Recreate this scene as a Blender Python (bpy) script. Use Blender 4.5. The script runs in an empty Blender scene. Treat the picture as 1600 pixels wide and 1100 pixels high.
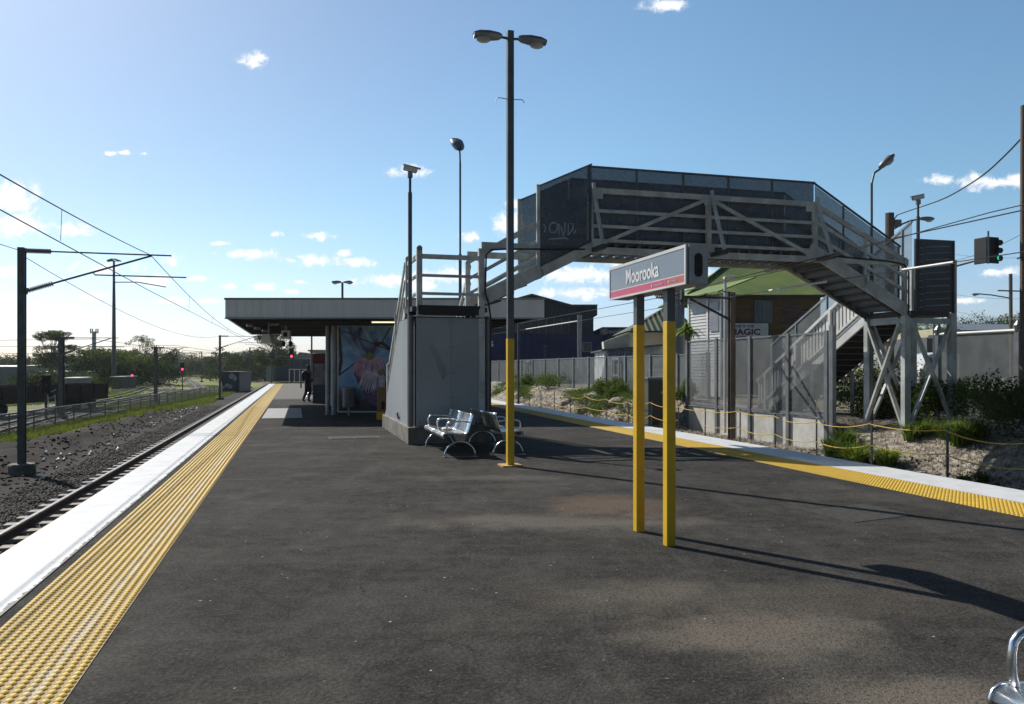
import bpy, math, random
import numpy as np
from mathutils import Vector, Matrix
R = math.radians
sc = bpy.context.scene
random.seed(5); rng = np.random.default_rng(7)
# ------------------------------------------------------------------ camera, light
CAMZ = 1.6; F = 1232.0; HY = 575.0
cam = bpy.data.cameras.new('camera'); camo = bpy.data.objects.new('camera', cam)
sc.collection.objects.link(camo); sc.camera = camo
camo.location = (0, 0, CAMZ); camo.rotation_euler = (R(90), 0, 0)
cam.sensor_width = 36; cam.lens = F/1600*36; cam.shift_y = (HY-550)/1600
cam.clip_start = .05; cam.clip_end = 6000
SUN_EL = 42; SUN_AZ = 45          # degrees to the left of the view direction
w = bpy.data.worlds.new('World'); sc.world = w; w.use_nodes = True
sun = bpy.data.lights.new('sun', 'SUN'); suno = bpy.data.objects.new('sun', sun)
sc.collection.objects.link(suno)
sun.energy = 5.0; sun.angle = R(.55); sun.color = (1, .95, .87)
sd = Vector((-math.sin(R(SUN_AZ))*math.cos(R(SUN_EL)), math.cos(R(SUN_AZ))*math.cos(R(SUN_EL)), math.sin(R(SUN_EL))))
suno.rotation_euler = sd.to_track_quat('Z', 'Y').to_euler(); suno.location = sd*50
sc.view_settings.view_transform = 'Standard'; sc.view_settings.look = 'None'
sc.view_settings.exposure = 0.02; sc.view_settings.gamma = 1
sc.cycles.max_bounces = 6; sc.cycles.transparent_max_bounces = 24

class NT:
    def __init__(s, tree): s.t = tree; tree.nodes.clear()
    def n(s, typ, **kw):
        o = s.t.nodes.new(typ)
        for k, v in kw.items():
            if k.startswith('i_'):
                key = k[2:]; key = int(key) if key.isdigit() else key.replace('_', ' ')
                s.set(o.inputs[key], v)
            else: setattr(o, k, v)
        return o
    def set(s, sock, v):
        if isinstance(v, bpy.types.NodeSocket): s.t.links.new(v, sock)
        elif isinstance(v, bpy.types.Node): s.t.links.new(v.outputs[0], sock)
        else:
            if isinstance(v, (tuple, list)) and len(v) == 3 and sock.type == 'RGBA': v = (*v, 1)
            sock.default_value = v
    def m(s, op, a, b=0.0, c=None, clamp=False):
        o = s.t.nodes.new('ShaderNodeMath'); o.operation = op; o.use_clamp = clamp
        s.set(o.inputs[0], a); s.set(o.inputs[1], b)
        if c is not None: s.set(o.inputs[2], c)
        return o.outputs[0]
    def vm(s, op, a, b=(0, 0, 0)):
        o = s.t.nodes.new('ShaderNodeVectorMath'); o.operation = op
        s.set(o.inputs[0], a); s.set(o.inputs[1], b)
        return o.outputs['Value'] if op in ('DOT_PRODUCT', 'LENGTH') else o.outputs[0]
    def mix(s, f, a, b, typ='MIX'):
        o = s.t.nodes.new('ShaderNodeMix'); o.data_type = 'RGBA'; o.blend_type = typ
        s.set(o.inputs[0], f); s.set(o.inputs[6], a); s.set(o.inputs[7], b)
        return o.outputs[2]
    def step(s, x, a, b):
        o = s.t.nodes.new('ShaderNodeMapRange'); o.interpolation_type = 'SMOOTHSTEP'
        s.set(o.inputs[0], x); o.inputs[1].default_value = a; o.inputs[2].default_value = b
        return o.outputs[0]
    def noise(s, vec, scale, detail=4, rough=.55, dist=0.0):
        o = s.t.nodes.new('ShaderNodeTexNoise'); s.set(o.inputs['Vector'], vec)
        o.inputs['Scale'].default_value = scale; o.inputs['Detail'].default_value = detail
        o.inputs['Roughness'].default_value = rough; o.inputs['Distortion'].default_value = dist
        return o.outputs[0]
    def pos(s): return s.t.nodes.new('ShaderNodeNewGeometry').outputs['Position']

# sky + clouds (clouds live at fixed directions of the sky)
k = NT(w.node_tree)
sky = k.n('ShaderNodeTexSky', sky_type='NISHITA'); sky.sun_disc = False
sky.sun_elevation = R(SUN_EL); sky.sun_rotation = R(-SUN_AZ); sky.altitude = 20; sky.air_density = 1.0; sky.dust_density = .9; sky.ozone_density = 1.6
tc = k.n('ShaderNodeTexCoord').outputs['Generated']
sp = k.n('ShaderNodeSeparateXYZ', i_0=tc)
yy = k.m('MAXIMUM', sp.outputs[1], .02)
U = k.m('DIVIDE', sp.outputs[0], yy); V = k.m('DIVIDE', sp.outputs[2], yy)
uv = k.n('ShaderNodeCombineXYZ', i_0=U, i_1=V).outputs[0]
uvw = k.vm('ADD', uv, k.vm('MULTIPLY', k.vm('SUBTRACT', k.n('ShaderNodeTexNoise', i_Vector=uv, i_Scale=30.0).outputs[1], (.5, .5, .5)), (.035, .02, 0)))
nz = k.noise(uvw, 20, 8, .66)
nz2 = k.noise(uvw, 75, 6, .68)
wob = k.m('ADD', k.m('MULTIPLY', k.m('SUBTRACT', nz, .5), 3.8), k.m('MULTIPLY', k.m('SUBTRACT', nz2, .5), 2.6))
CL = [(10,308,42,24),(34,352,62,16),(108,358,28,9),(395,93,19,10),(390,398,42,9),(485,369,24,7),(488,407,42,9),(557,411,32,8),
 (640,268,30,9),(10,424,26,9),(152,419,60,12),(232,440,34,10),(268,406,16,10),(312,435,18,5),(364,447,18,5),(409,448,20,7),
 (610,438,46,11),(685,432,50,13),(735,370,14,8),(118,493,24,6),(800,348,26,20),(930,430,95,13),(890,458,60,9),(1000,415,60,10),(1040,8,30,11),
 (1468,281,24,7),(1556,284,60,11),(1555,425,36,9),(800,318,14,9),(172,240,9,4),(196,238,9,4),(225,240,9,4),(470,440,14,5),(540,396,12,5),(262,470,26,6),(330,470,20,5),(455,455,12,5),(420,500,30,5),(150,462,30,6),(345,380,14,4),(430,366,12,5),(660,445,30,9),(1130,20,0.1,0.1),(1500,470,30,5),(520,500,40,5),(240,522,60,6),(1160,430,60,10),(60,495,50,6)]
d = None
for (px, py, rx, ry) in CL:
    a = k.vm('SUBTRACT', uv, ((px-800)/F, (HY-py)/F, 0))
    a = k.vm('MULTIPLY', a, (F/rx, F/ry, 0))
    l = k.vm('LENGTH', a)
    d = l if d is None else k.m('MINIMUM', d, l)
dens = k.step(k.m('SUBTRACT', k.m('ADD', 1.38, wob), d), 0.0, 1.1)
fr = k.m('GREATER_THAN', sp.outputs[1], .05)
dens = k.m('MULTIPLY', k.m('MULTIPLY', dens, fr), .85)
# grade of the sky: cleaner blue, deeper away from the sun and overhead
near = k.step(k.vm('DOT_PRODUCT', tc, tuple(sd)), .60, .93)
tint = k.mix(k.step(sp.outputs[2], .0, .22), (1.0, 1.08, 1.42), k.mix(near, (.93, 1.19, 1.24), (.84, .945, 1.02)))
skc = k.mix(1.0, sky.outputs[0], tint, 'MULTIPLY')
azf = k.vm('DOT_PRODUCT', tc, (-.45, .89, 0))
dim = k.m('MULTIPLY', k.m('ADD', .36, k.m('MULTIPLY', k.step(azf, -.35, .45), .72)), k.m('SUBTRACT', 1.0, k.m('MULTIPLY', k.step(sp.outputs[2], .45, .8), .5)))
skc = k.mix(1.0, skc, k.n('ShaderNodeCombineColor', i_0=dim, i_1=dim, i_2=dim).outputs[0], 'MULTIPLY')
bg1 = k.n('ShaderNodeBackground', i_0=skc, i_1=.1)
bg2 = k.n('ShaderNodeBackground', i_0=k.mix(k.step(k.m('ADD', k.noise(uvw, 34, 5, .6), k.m('MULTIPLY', dens, .25)), .45, .72), (.74, .80, .88), (1, .99, .98)), i_1=1.15)
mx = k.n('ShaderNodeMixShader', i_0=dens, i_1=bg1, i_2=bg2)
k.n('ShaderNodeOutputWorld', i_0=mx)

# ------------------------------------------------------------------ frames and helpers
CS, SN = .9640, .2660                      # the platform runs 15.4 degrees left of the view
def W(s, t, z=0.0): return Vector((s*CS - t*SN, s*SN + t*CS, z))
VS = Vector((CS, SN, 0)); UT = Vector((-SN, CS, 0)); ZZ = Vector((0, 0, 1)); YAW = math.atan2(SN, CS)
def P(px, py, Y): return Vector(((px-800)/F*Y, Y, CAMZ+(HY-py)/F*Y))
def G(px, py, z=0.0): return P(px, py, F*(CAMZ-z)/(py-HY))
def ST(p): return p.x*CS + p.y*SN, -p.x*SN + p.y*CS
col = sc.collection
def base(o, label=None, cat=None, group=None, kind=None):
    if label: o['label'] = label
    if cat: o['category'] = cat
    if group: o['group'] = group
    if kind: o['kind'] = kind
    return o
def root(name, label, cat, loc=(0, 0, 0), group=None):
    o = bpy.data.objects.new(name, None); o.empty_display_size = .2; o.location = loc
    col.objects.link(o); return base(o, label, cat, group)
def dup(r, loc=None, rotz=None, label=None, scale=None, group=None):
    def cp(o, par):
        c = o.copy(); col.objects.link(c)
        if par is not None: c.parent = par
        for ch in kids.get(o.name, []): 
            g = cp(ch, c); kids.setdefault(c.name, []).append(g)
        return c
    n = cp(r, None)
    if loc is not None: n.location = loc
    if rotz is not None: n.rotation_euler = (0, 0, rotz)
    if label: n['label'] = label
    if group: n['group'] = group
    if scale is not None: n.scale = (scale,)*3 if isinstance(scale, (int, float)) else scale
    return n
kids = {}
def link(name, me, mat, parent=None, smooth=False):
    o = bpy.data.objects.new(name, me)
    if mat is not None: me.materials.append(mat)
    col.objects.link(o)
    if parent is not None:
        o.parent = parent; kids.setdefault(parent.name, []).append(o)
    if smooth: me.shade_smooth()
    return o
ROOTLOC = {}
def rl(o):
    while o.parent is not None: o = o.parent
    return Vector(o.location)
class MB:
    def __init__(s): s.v = []; s.f = []
    def add(s, vs, fs):
        n = len(s.v); s.v += [tuple(v) for v in vs]; s.f += [tuple(i+n for i in f) for f in fs]; return s
    def hexa(s, c, x, y, z):
        c = Vector(c); vs = [c+x*a+y*b+z*d for d in (-1, 1) for b in (-1, 1) for a in (-1, 1)]
        return s.add(vs, [(0,2,3,1),(4,5,7,6),(0,1,5,4),(2,6,7,3),(0,4,6,2),(1,3,7,5)])
    def tb(s, s0, s1, t0, t1, z0, z1):
        return s.hexa(W((s0+s1)/2, (t0+t1)/2, (z0+z1)/2), VS*abs(s1-s0)/2, UT*abs(t1-t0)/2, ZZ*abs(z1-z0)/2)
    def wb(s, x0, x1, y0, y1, z0, z1):
        return s.hexa(((x0+x1)/2, (y0+y1)/2, (z0+z1)/2), Vector((abs(x1-x0)/2, 0, 0)), Vector((0, abs(y1-y0)/2, 0)), ZZ*abs(z1-z0)/2)
    def bar(s, p0, p1, w, h=None, up=ZZ):
        p0 = Vector(p0); p1 = Vector(p1); h = w if h is None else h
        d = (p1-p0); L = d.length; d.normalize()
        sx = d.cross(Vector(up))
        if sx.length < 1e-3: sx = d.cross(VS)
        sx.normalize(); u = sx.cross(d)
        return s.hexa((p0+p1)/2, sx*w/2, d*L/2, u*h/2)
    def tube(s, pts, r, n=8, cap=True):
        pts = [Vector(p) for p in pts]; rr = r if isinstance(r, (list, tuple)) else [r]*len(pts)
        vs = []; fs = []; ref = None
        for i, p in enumerate(pts):
            a = pts[max(i-1, 0)]; b = pts[min(i+1, len(pts)-1)]; d = (b-a).normalized()
            if ref is None:
                ref = d.cross(ZZ)
                if ref.length < .1: ref = d.cross(Vector((1, 0, 0)))
                ref.normalize()
            x = (ref - d*ref.dot(d)).normalized(); ref = x; y = d.cross(x)
            for j in range(n):
                a_ = 2*math.pi*j/n; vs.append(p + (x*math.cos(a_)+y*math.sin(a_))*rr[i])
        for i in range(len(pts)-1):
            for j in range(n): fs.append((i*n+j, i*n+(j+1) % n, (i+1)*n+(j+1) % n, (i+1)*n+j))
        if cap: fs += [tuple(range(n))[::-1], tuple((len(pts)-1)*n+j for j in range(n))]
        return s.add(vs, fs)
    def prism(s, pts, off):
        off = Vector(off); n = len(pts); pts = [Vector(p) for p in pts]
        return s.add(pts+[p+off for p in pts], [tuple(range(n))[::-1], tuple(range(n, 2*n))] + [(i, (i+1) % n, (i+1) % n+n, i+n) for i in range(n)])
    def quad(s, a, b, c, d_): return s.add([a, b, c, d_], [(0, 1, 2, 3)])
    def lathe(s, c, prof, n=16, ax=ZZ):
        c = Vector(c); x = Vector((1, 0, 0)); y = ax.cross(x)
        return s.add([c+ax*z+(x*math.cos(2*math.pi*j/n)+y*math.sin(2*math.pi*j/n))*r for (r, z) in prof for j in range(n)],
            [(i*n+j, i*n+(j+1) % n, (i+1)*n+(j+1) % n, (i+1)*n+j) for i in range(len(prof)-1) for j in range(n)] + [tuple(range(n))[::-1], tuple((len(prof)-1)*n+j for j in range(n))])
    def blob(s, c, r, n=8, jit=0):
        c = Vector(c); rx, ry, rz = (r, r, r) if isinstance(r, (int, float)) else r
        m = n//2+1; vs = []
        for i in range(m+1):
            th = math.pi*i/m
            for j in range(n):
                ph = 2*math.pi*j/n; q = 1+random.uniform(-jit, jit)
                vs.append(c+Vector((rx*math.sin(th)*math.cos(ph), ry*math.sin(th)*math.sin(ph), rz*math.cos(th)))*q)
        return s.add(vs, [(i*n+j, i*n+(j+1) % n, (i+1)*n+(j+1) % n, (i+1)*n+j)[::-1] for i in range(m) for j in range(n)])
    def build(s, name, mat, parent=None, smooth=False, bevel=0, origin=None):
        o0 = rl(parent) if parent is not None else Vector(origin or (0, 0, 0))
        me = bpy.data.meshes.new(name)
        me.from_pydata([(v[0]-o0.x, v[1]-o0.y, v[2]-o0.z) for v in s.v], [], s.f); me.validate()
        o = link(name, me, mat, parent, smooth)
        if parent is None and origin is not None: o.location = origin
        if bevel:
            b = o.modifiers.new('bevel', 'BEVEL'); b.width = bevel; b.segments = 2; b.limit_method = 'ANGLE'
        return o
def npmesh(name, V, Fq, mat, parent=None, smooth=False):
    """V (n,3), Fq (m,k) numpy arrays"""
    o0 = np.array(rl(parent)) if parent is not None else np.zeros(3)
    me = bpy.data.meshes.new(name); V = np.asarray(V, dtype=np.float32)-o0.astype(np.float32); m, kk = Fq.shape
    me.vertices.add(len(V)); me.vertices.foreach_set('co', V.ravel())
    me.loops.add(m*kk); me.loops.foreach_set('vertex_index', Fq.ravel().astype(np.int32))
    me.polygons.add(m); me.polygons.foreach_set('loop_start', np.arange(0, m*kk, kk, dtype=np.int32))
    me.update(calc_edges=True)
    return link(name, me, mat, parent, smooth)
def text(body, size, mat, origin, xdir, up, parent, name='lettering', depth=.004, bold=0.0, sx=1.0, align='LEFT'):
    c = bpy.data.curves.new('t', 'FONT'); c.body = body; c.size = size; c.extrude = depth/2; c.offset = bold; c.align_x = align
    o = bpy.data.objects.new('t', c); col.objects.link(o)
    dg = bpy.context.evaluated_depsgraph_get(); me = bpy.data.meshes.new_from_object(o.evaluated_get(dg))
    bpy.data.objects.remove(o)
    x = Vector(xdir).normalized(); u = Vector(up).normalized(); n = x.cross(u)
    M = Matrix(((x.x*sx, u.x, n.x, origin[0]), (x.y*sx, u.y, n.y, origin[1]), (x.z*sx, u.z, n.z, origin[2]), (0, 0, 0, 1)))
    me.transform(M); me.transform(Matrix.Translation(-rl(parent)))
    me.materials.clear(); me.name = name
    return link(name, me, mat, parent)

# ------------------------------------------------------------------ materials
def M(name, c, rough=.6, metal=0.0, c2=None, scale=3.0, bump=0.0, bscale=None, spec=.5, detail=5, stretch=(1, 1, 1), contrast=.25, emit=None, trans=0.0, coat=0.0):
    m = bpy.data.materials.new(name); m.use_nodes = True; t = NT(m.node_tree)
    b = t.n('ShaderNodeBsdfPrincipled'); o = t.n('ShaderNodeOutputMaterial')
    p = t.vm('MULTIPLY', t.pos(), stretch)
    n1 = t.noise(p, scale, detail, .6)
    f = t.step(n1, .5-contrast, .5+contrast)
    c2 = c2 if c2 is not None else tuple(x*.72 for x in c)
    t.set(b.inputs['Base Color'], t.mix(f, c2, c))
    t.set(b.inputs['Roughness'], t.m('ADD', rough-.06, t.m('MULTIPLY', n1, .12)))
    b.inputs['Metallic'].default_value = metal; b.inputs['Specular IOR Level'].default_value = spec
    b.inputs['Coat Weight'].default_value = coat
    if bump:
        bn = t.n('ShaderNodeBump', i_Strength=bump, i_Distance=.02, i_Height=t.noise(p, bscale or scale*8, 4, .6)); t.set(b.inputs['Normal'], bn)
    if emit: b.inputs['Emission Color'].default_value = (*emit[0], 1); b.inputs['Emission Strength'].default_value = emit[1]
    out = b.outputs[0]
    if trans:
        tr = t.n('ShaderNodeBsdfTransparent'); out = t.n('ShaderNodeMixShader', i_0=trans, i_1=b, i_2=tr).outputs[0]
    t.set(o.inputs[0], out)
    m.diffuse_color = (*c, 1)
    return m
def leafM(name, c, c2, tl=.25, scale=1.2):
    m = bpy.data.materials.new(name); m.use_nodes = True; t = NT(m.node_tree)
    o = t.n('ShaderNodeOutputMaterial'); p = t.pos()
    f = t.step(t.noise(p, scale, 3, .6), .35, .65)
    c0 = t.mix(f, c2, c)
    b = t.n('ShaderNodeBsdfPrincipled'); t.set(b.inputs['Base Color'], c0); b.inputs['Roughness'].default_value = .75; b.inputs['Specular IOR Level'].default_value = .12
    tr = t.n('ShaderNodeBsdfTranslucent'); t.set(tr.inputs[0], t.mix(.5, c0, (.18, .26, .03)))
    t.set(o.inputs[0], t.n('ShaderNodeMixShader', i_0=tl, i_1=b, i_2=tr)); return m

def asphalt():
    m = bpy.data.materials.new('asphalt'); m.use_nodes = True; t = NT(m.node_tree)
    b = t.n('ShaderNodeBsdfPrincipled'); o = t.n('ShaderNodeOutputMaterial', i_0=b); p = t.pos()
    fine = t.noise(p, 95, 3, .7); g1 = t.noise(p, 38, 3, .75); g2 = t.noise(p, 130, 2, .7)
    vo = t.n('ShaderNodeTexVoronoi', i_Vector=p, i_Scale=70.0); agg = vo.outputs['Color']
    sepc = t.n('ShaderNodeSeparateColor', i_0=agg).outputs[0]
    med = t.noise(p, 7, 5, .65); big = t.noise(p, .75, 5, .6, .6); str_ = t.noise(t.vm('MULTIPLY', p, (.5, 1.6, 1)), .9, 4, .55, 1.2)
    c = t.mix(t.step(med, .3, .7), (.020, .019, .018), (.047, .044, .040))
    c = t.mix(t.m('MULTIPLY', t.step(big, .42, .66), .50), c, (.078, .073, .066))
    c = t.mix(t.m('MULTIPLY', t.step(t.noise(p, 2.1, 6, .7, .8), .56, .38), .40), c, (.018, .0175, .017))
    sw = t.noise(t.vm('ADD', t.vm('MULTIPLY', p, (1.7, .55, 1)), t.vm('MULTIPLY', t.n('ShaderNodeTexNoise', i_Vector=p, i_Scale=.35).outputs[1], (.6, .6, 0))), 1.2, 7, .70)
    c = t.mix(t.m('MULTIPLY', t.step(sw, .50, .70), .30), c, (.112, .106, .096))
    c = t.mix(t.m('MULTIPLY', t.step(str_, .5, .68), .30), c, (.088, .078, .066))
    # dusty brownish stains where water has dried on the paving
    for (x, y, rx, ry, col_, a) in [(1.45, 4.75, .95, .5, (.17, .145, .118), .62), (2.05, 3.75, .8, .42, (.17, .145, .118), .62), (1.15, 9.2, .95, 1.0, (.12, .085, .062), .85), (1.0, 5.6, .7, .45, (.14, .125, .105), .4), (.5, 8.2, 1.9, .5, (.15, .13, .11), .6), (-.3, 11.5, 1.6, .35, (.13, .12, .105), .45), (2.0, 5.4, 2.6, .5, (.12, .10, .08), .3)]:
        q = t.vm('MULTIPLY', t.vm('SUBTRACT', p, (x, y, 0)), (1/rx, 1/ry, 0))
        l = t.m('ADD', t.vm('LENGTH', q), t.m('MULTIPLY', t.m('SUBTRACT', t.noise(p, 2.3, 5, .65), .5), 1.7))
        c = t.mix(t.m('MULTIPLY', t.m('SUBTRACT', 1.0, t.step(l, .25, 1.1)), a), c, col_)
    c = t.mix(t.m('MULTIPLY', t.step(g1, .50, .72), .50), c, (.120, .113, .102))
    c = t.mix(t.m('MULTIPLY', t.step(g1, .50, .34), .62), c, (.014, .014, .014))
    c = t.mix(t.m('MULTIPLY', t.step(g2, .50, .30), .55), c, (.014, .014, .014))
    c = t.mix(t.m('GREATER_THAN', sepc, .9997), c, (.30, .29, .27))
    # hairline cracks
    v2 = t.n('ShaderNodeTexVoronoi', feature='DISTANCE_TO_EDGE', i_Vector=t.vm('ADD', p, t.vm('MULTIPLY', t.n('ShaderNodeTexNoise', i_Vector=p, i_Scale=1.2).outputs[1], (1.6, 1.6, 0))), i_Scale=.16)
    crack = t.m('MULTIPLY', t.m('LESS_THAN', v2.outputs[0], .0011), .45)
    c = t.mix(crack, c, (.012, .012, .012))
    # paler concrete-like surfacing of the far platform
    tt = t.vm('DOT_PRODUCT', p, (-SN, CS, 0))
    c = t.mix(t.m('MULTIPLY', t.step(tt, 41, 43.5), .55), c, (.22, .21, .195))
    c = t.mix(1.0, c, (1.42, 1.42, 1.41), 'MULTIPLY')
    t.set(b.inputs['Base Color'], c)
    t.set(b.inputs['Roughness'], t.m('ADD', .72, t.m('MULTIPLY', fine, .2))); b.inputs['Specular IOR Level'].default_value = .08
    h = t.m('ADD', t.m('MULTIPLY', g1, 1.2), t.m('MULTIPLY', g2, .5))
    t.set(b.inputs['Normal'], t.n('ShaderNodeBump', i_Strength=.9, i_Distance=.016, i_Height=h))
    return m
def whitepaint():
    m = bpy.data.materials.new('edge_white'); m.use_nodes = True; t = NT(m.node_tree)
    b = t.n('ShaderNodeBsdfPrincipled'); o = t.n('ShaderNodeOutputMaterial', i_0=b); p = t.pos()
    s_ = t.vm('DOT_PRODUCT', p, (CS, SN, 0)); tt = t.vm('DOT_PRODUCT', p, (-SN, CS, 0))
    c = t.mix(t.step(t.noise(p, 3, 6, .65), .4, .75), (.66, .67, .675), (.54, .55, .55))
    st = t.n('ShaderNodeCombineXYZ', i_0=t.m('MULTIPLY', s_, 9.0), i_1=t.m('MULTIPLY', tt, .35)).outputs[0]
    c = t.mix(t.m('MULTIPLY', t.step(t.noise(st, 1.0, 4, .6), .55, .75), .5), c, (.47, .48, .49))
    jm = t.m('FRACT', t.m('DIVIDE', tt, 2.4)); c = t.mix(t.m('MULTIPLY', t.m('LESS_THAN', jm, .004), .7), c, (.15, .15, .14))
    ed = t.m('GREATER_THAN', t.m('ADD', s_, t.m('MULTIPLY', t.noise(p, 5, 6, .75), .16)), -1.765); ed = t.m('MULTIPLY', ed, t.m('LESS_THAN', s_, 0.0)); c = t.mix(ed, c, (.04, .042, .03))
    sc_ = t.m('GREATER_THAN', t.noise(p, 16, 5, .7), .69); c = t.mix(t.m('MULTIPLY', sc_, .55), c, (.25, .245, .235))
    t.set(b.inputs['Base Color'], c); b.inputs['Roughness'].default_value = .55
    t.set(b.inputs['Normal'], t.n('ShaderNodeBump', i_Strength=.2, i_Distance=.004, i_Height=t.noise(p, 60, 4, .6)))
    return m
def yellowtile():
    m = bpy.data.materials.new('tactile_yellow'); m.use_nodes = True; t = NT(m.node_tree)
    b = t.n('ShaderNodeBsdfPrincipled'); o = t.n('ShaderNodeOutputMaterial', i_0=b); p = t.pos()
    c = t.mix(t.step(t.noise(p, 5, 6, .65), .35, .7), (.74, .47, .022), (.60, .38, .03))
    til = t.n('ShaderNodeTexWhiteNoise', noise_dimensions='1D', i_W=t.m('FLOOR', t.m('DIVIDE', t.vm('DOT_PRODUCT', p, (-SN, CS, 0)), .6))).outputs[0]; c = t.mix(t.m('MULTIPLY', til, .30), c, (.54, .37, .05))
    z = t.n('ShaderNodeSeparateXYZ', i_0=p).outputs[2]
    c = t.mix(t.m('MULTIPLY', t.step(z, .014, .006), .75), c, (.13, .095, .04))   # darker brown low between the studs
    s_ = t.vm('DOT_PRODUCT', p, (CS, SN, 0))
    wear = t.m('MULTIPLY', t.m('LESS_THAN', t.m('ABSOLUTE', t.m('ADD', s_, 1.23)), .035), t.step(t.noise(p, 6, 5, .7), .38, .6))
    c = t.mix(t.m('MULTIPLY', wear, .5), c, (.55, .52, .46))
    t.set(b.inputs['Base Color'], c); b.inputs['Roughness'].default_value = .6
    return m
def groundM():
    m = bpy.data.materials.new('ground'); m.use_nodes = True; t = NT(m.node_tree)
    b = t.n('ShaderNodeBsdfPrincipled'); o = t.n('ShaderNodeOutputMaterial', i_0=b); p = t.pos()
    s_ = t.vm('DOT_PRODUCT', p, (CS, SN, 0)); tt = t.vm('DOT_PRODUCT', p, (-SN, CS, 0))
    s2 = t.m('SUBTRACT', s_, t.m('MULTIPLY', t.m('SUBTRACT', t.m('MINIMUM', tt, 75.0), 35.0), .078))
    wb = t.m('MULTIPLY', t.m('SUBTRACT', t.noise(p, .8, 4, .65), .5), 1.6)
    s2 = t.m('ADD', s2, wb); s3 = t.m('ADD', s_, t.m('MULTIPLY', wb, .5))
    big = t.noise(p, .09, 5, .6); med = t.noise(p, 1.3, 5, .65); fine = t.noise(p, 14, 4, .7)
    gravel = t.mix(fine, (.12, .11, .10), (.32, .30, .27)); grass = t.mix(med, (.15, .19, .03), (.30, .31, .06)); dry = t.mix(med, (.16, .14, .06), (.10, .11, .03))
    yard = t.mix(t.step(big, .42, .56), gravel, t.mix(t.step(t.noise(p, .3, 4, .6), .4, .6), grass, dry))
    dirt = t.mix(t.step(t.noise(p, .9, 6, .7), .45, .75), (.009, .007, .006), (.055, .034, .023)); dirt = t.mix(t.m('GREATER_THAN', t.noise(p, 2.6, 6, .75), .74), dirt, (.55, .53, .5))
    bal = t.mix(fine, (.010, .009, .009), (.05, .047, .044))
    straw = t.mix(t.step(t.noise(p, 5, 6, .7), .3, .7), (.10, .08, .06), (.50, .46, .39)); straw = t.mix(t.step(t.noise(p, 1.1, 4, .6), .6, .7), straw, (.10, .07, .045))
    verge = t.mix(t.step(med, .4, .6), (.12, .13, .05), (.22, .2, .15))
    c = t.mix(t.step(s2, -15.8, -15.2), yard, t.mix(fine, (.05, .046, .042), (.16, .15, .14)))
    c = t.mix(t.step(s2, -12.8, -12.2), c, grass)
    c = t.mix(t.step(s2, -10.2, -9.6), c, dirt)
    c = t.mix(t.step(s3, -6.9, -6.3), c, bal)
    c = t.mix(t.step(s3, 12.0, 12.4), c, straw)
    c = t.mix(t.step(s3, 16.6, 17.4), c, verge)
    far = t.step(tt, 100, 130); c = t.mix(far, c, t.mix(.5, yard, grass))
    t.set(b.inputs['Base Color'], c); b.inputs['Roughness'].default_value = .9; b.inputs['Specular IOR Level'].default_value = .2
    t.set(b.inputs['Normal'], t.n('ShaderNodeBump', i_Strength=.9, i_Distance=.05, i_Height=t.m('ADD', fine, med)))
    return m
def corrM(name, c, c2, freq=11.0, axis=VS, rough=.5, bump=1.0, scale=1.5, contrast=.2):
    m = bpy.data.materials.new(name); m.use_nodes = True; t = NT(m.node_tree)
    b = t.n('ShaderNodeBsdfPrincipled'); o = t.n('ShaderNodeOutputMaterial', i_0=b); p = t.pos()
    f = t.step(t.noise(t.vm('MULTIPLY', p, (1, 1, .35)), scale, 6, .65), .5-contrast, .5+contrast)
    t.set(b.inputs['Base Color'], t.mix(f, c2, c)); b.inputs['Roughness'].default_value = rough
    a = t.m('MULTIPLY', t.vm('DOT_PRODUCT', p, tuple(axis)), freq*2*math.pi)
    t.set(b.inputs['Normal'], t.n('ShaderNodeBump', i_Strength=bump, i_Distance=.03, i_Height=t.m('SINE', a)))
    return m
def perfM(name, c, open_, freq=40.0, metal=.3):
    """perforated sheet: round holes on a grid, over a painted metal sheet"""
    m = bpy.data.materials.new(name); m.use_nodes = True; t = NT(m.node_tree)
    b = t.n('ShaderNodeBsdfPrincipled'); p = t.pos(); o = t.n('ShaderNodeOutputMaterial')
    t.set(b.inputs['Base Color'], t.mix(t.step(t.noise(p, 2.2, 5, .65), .35, .7), tuple(x*.7 for x in c), c)); b.inputs['Roughness'].default_value = .5; b.inputs['Metallic'].default_value = metal
    a1 = t.vm('DOT_PRODUCT', p, (CS+SN, SN-CS, 0)); z = t.n('ShaderNodeSeparateXYZ', i_0=p).outputs[2]
    q1 = t.m('SUBTRACT', t.m('FRACT', t.m('MULTIPLY', a1, freq)), .5); q2 = t.m('SUBTRACT', t.m('FRACT', t.m('MULTIPLY', z, freq)), .5)
    rr = t.m('ADD', t.m('MULTIPLY', q1, q1), t.m('MULTIPLY', q2, q2))
    hole = open_ if freq > 20 else t.m('LESS_THAN', rr, open_/math.pi)   # holes of 5 mm average out at any distance they are seen from
    tr = t.n('ShaderNodeBsdfTransparent')
    t.set(o.inputs[0], t.n('ShaderNodeMixShader', i_0=hole, i_1=b, i_2=tr)); return m

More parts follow.
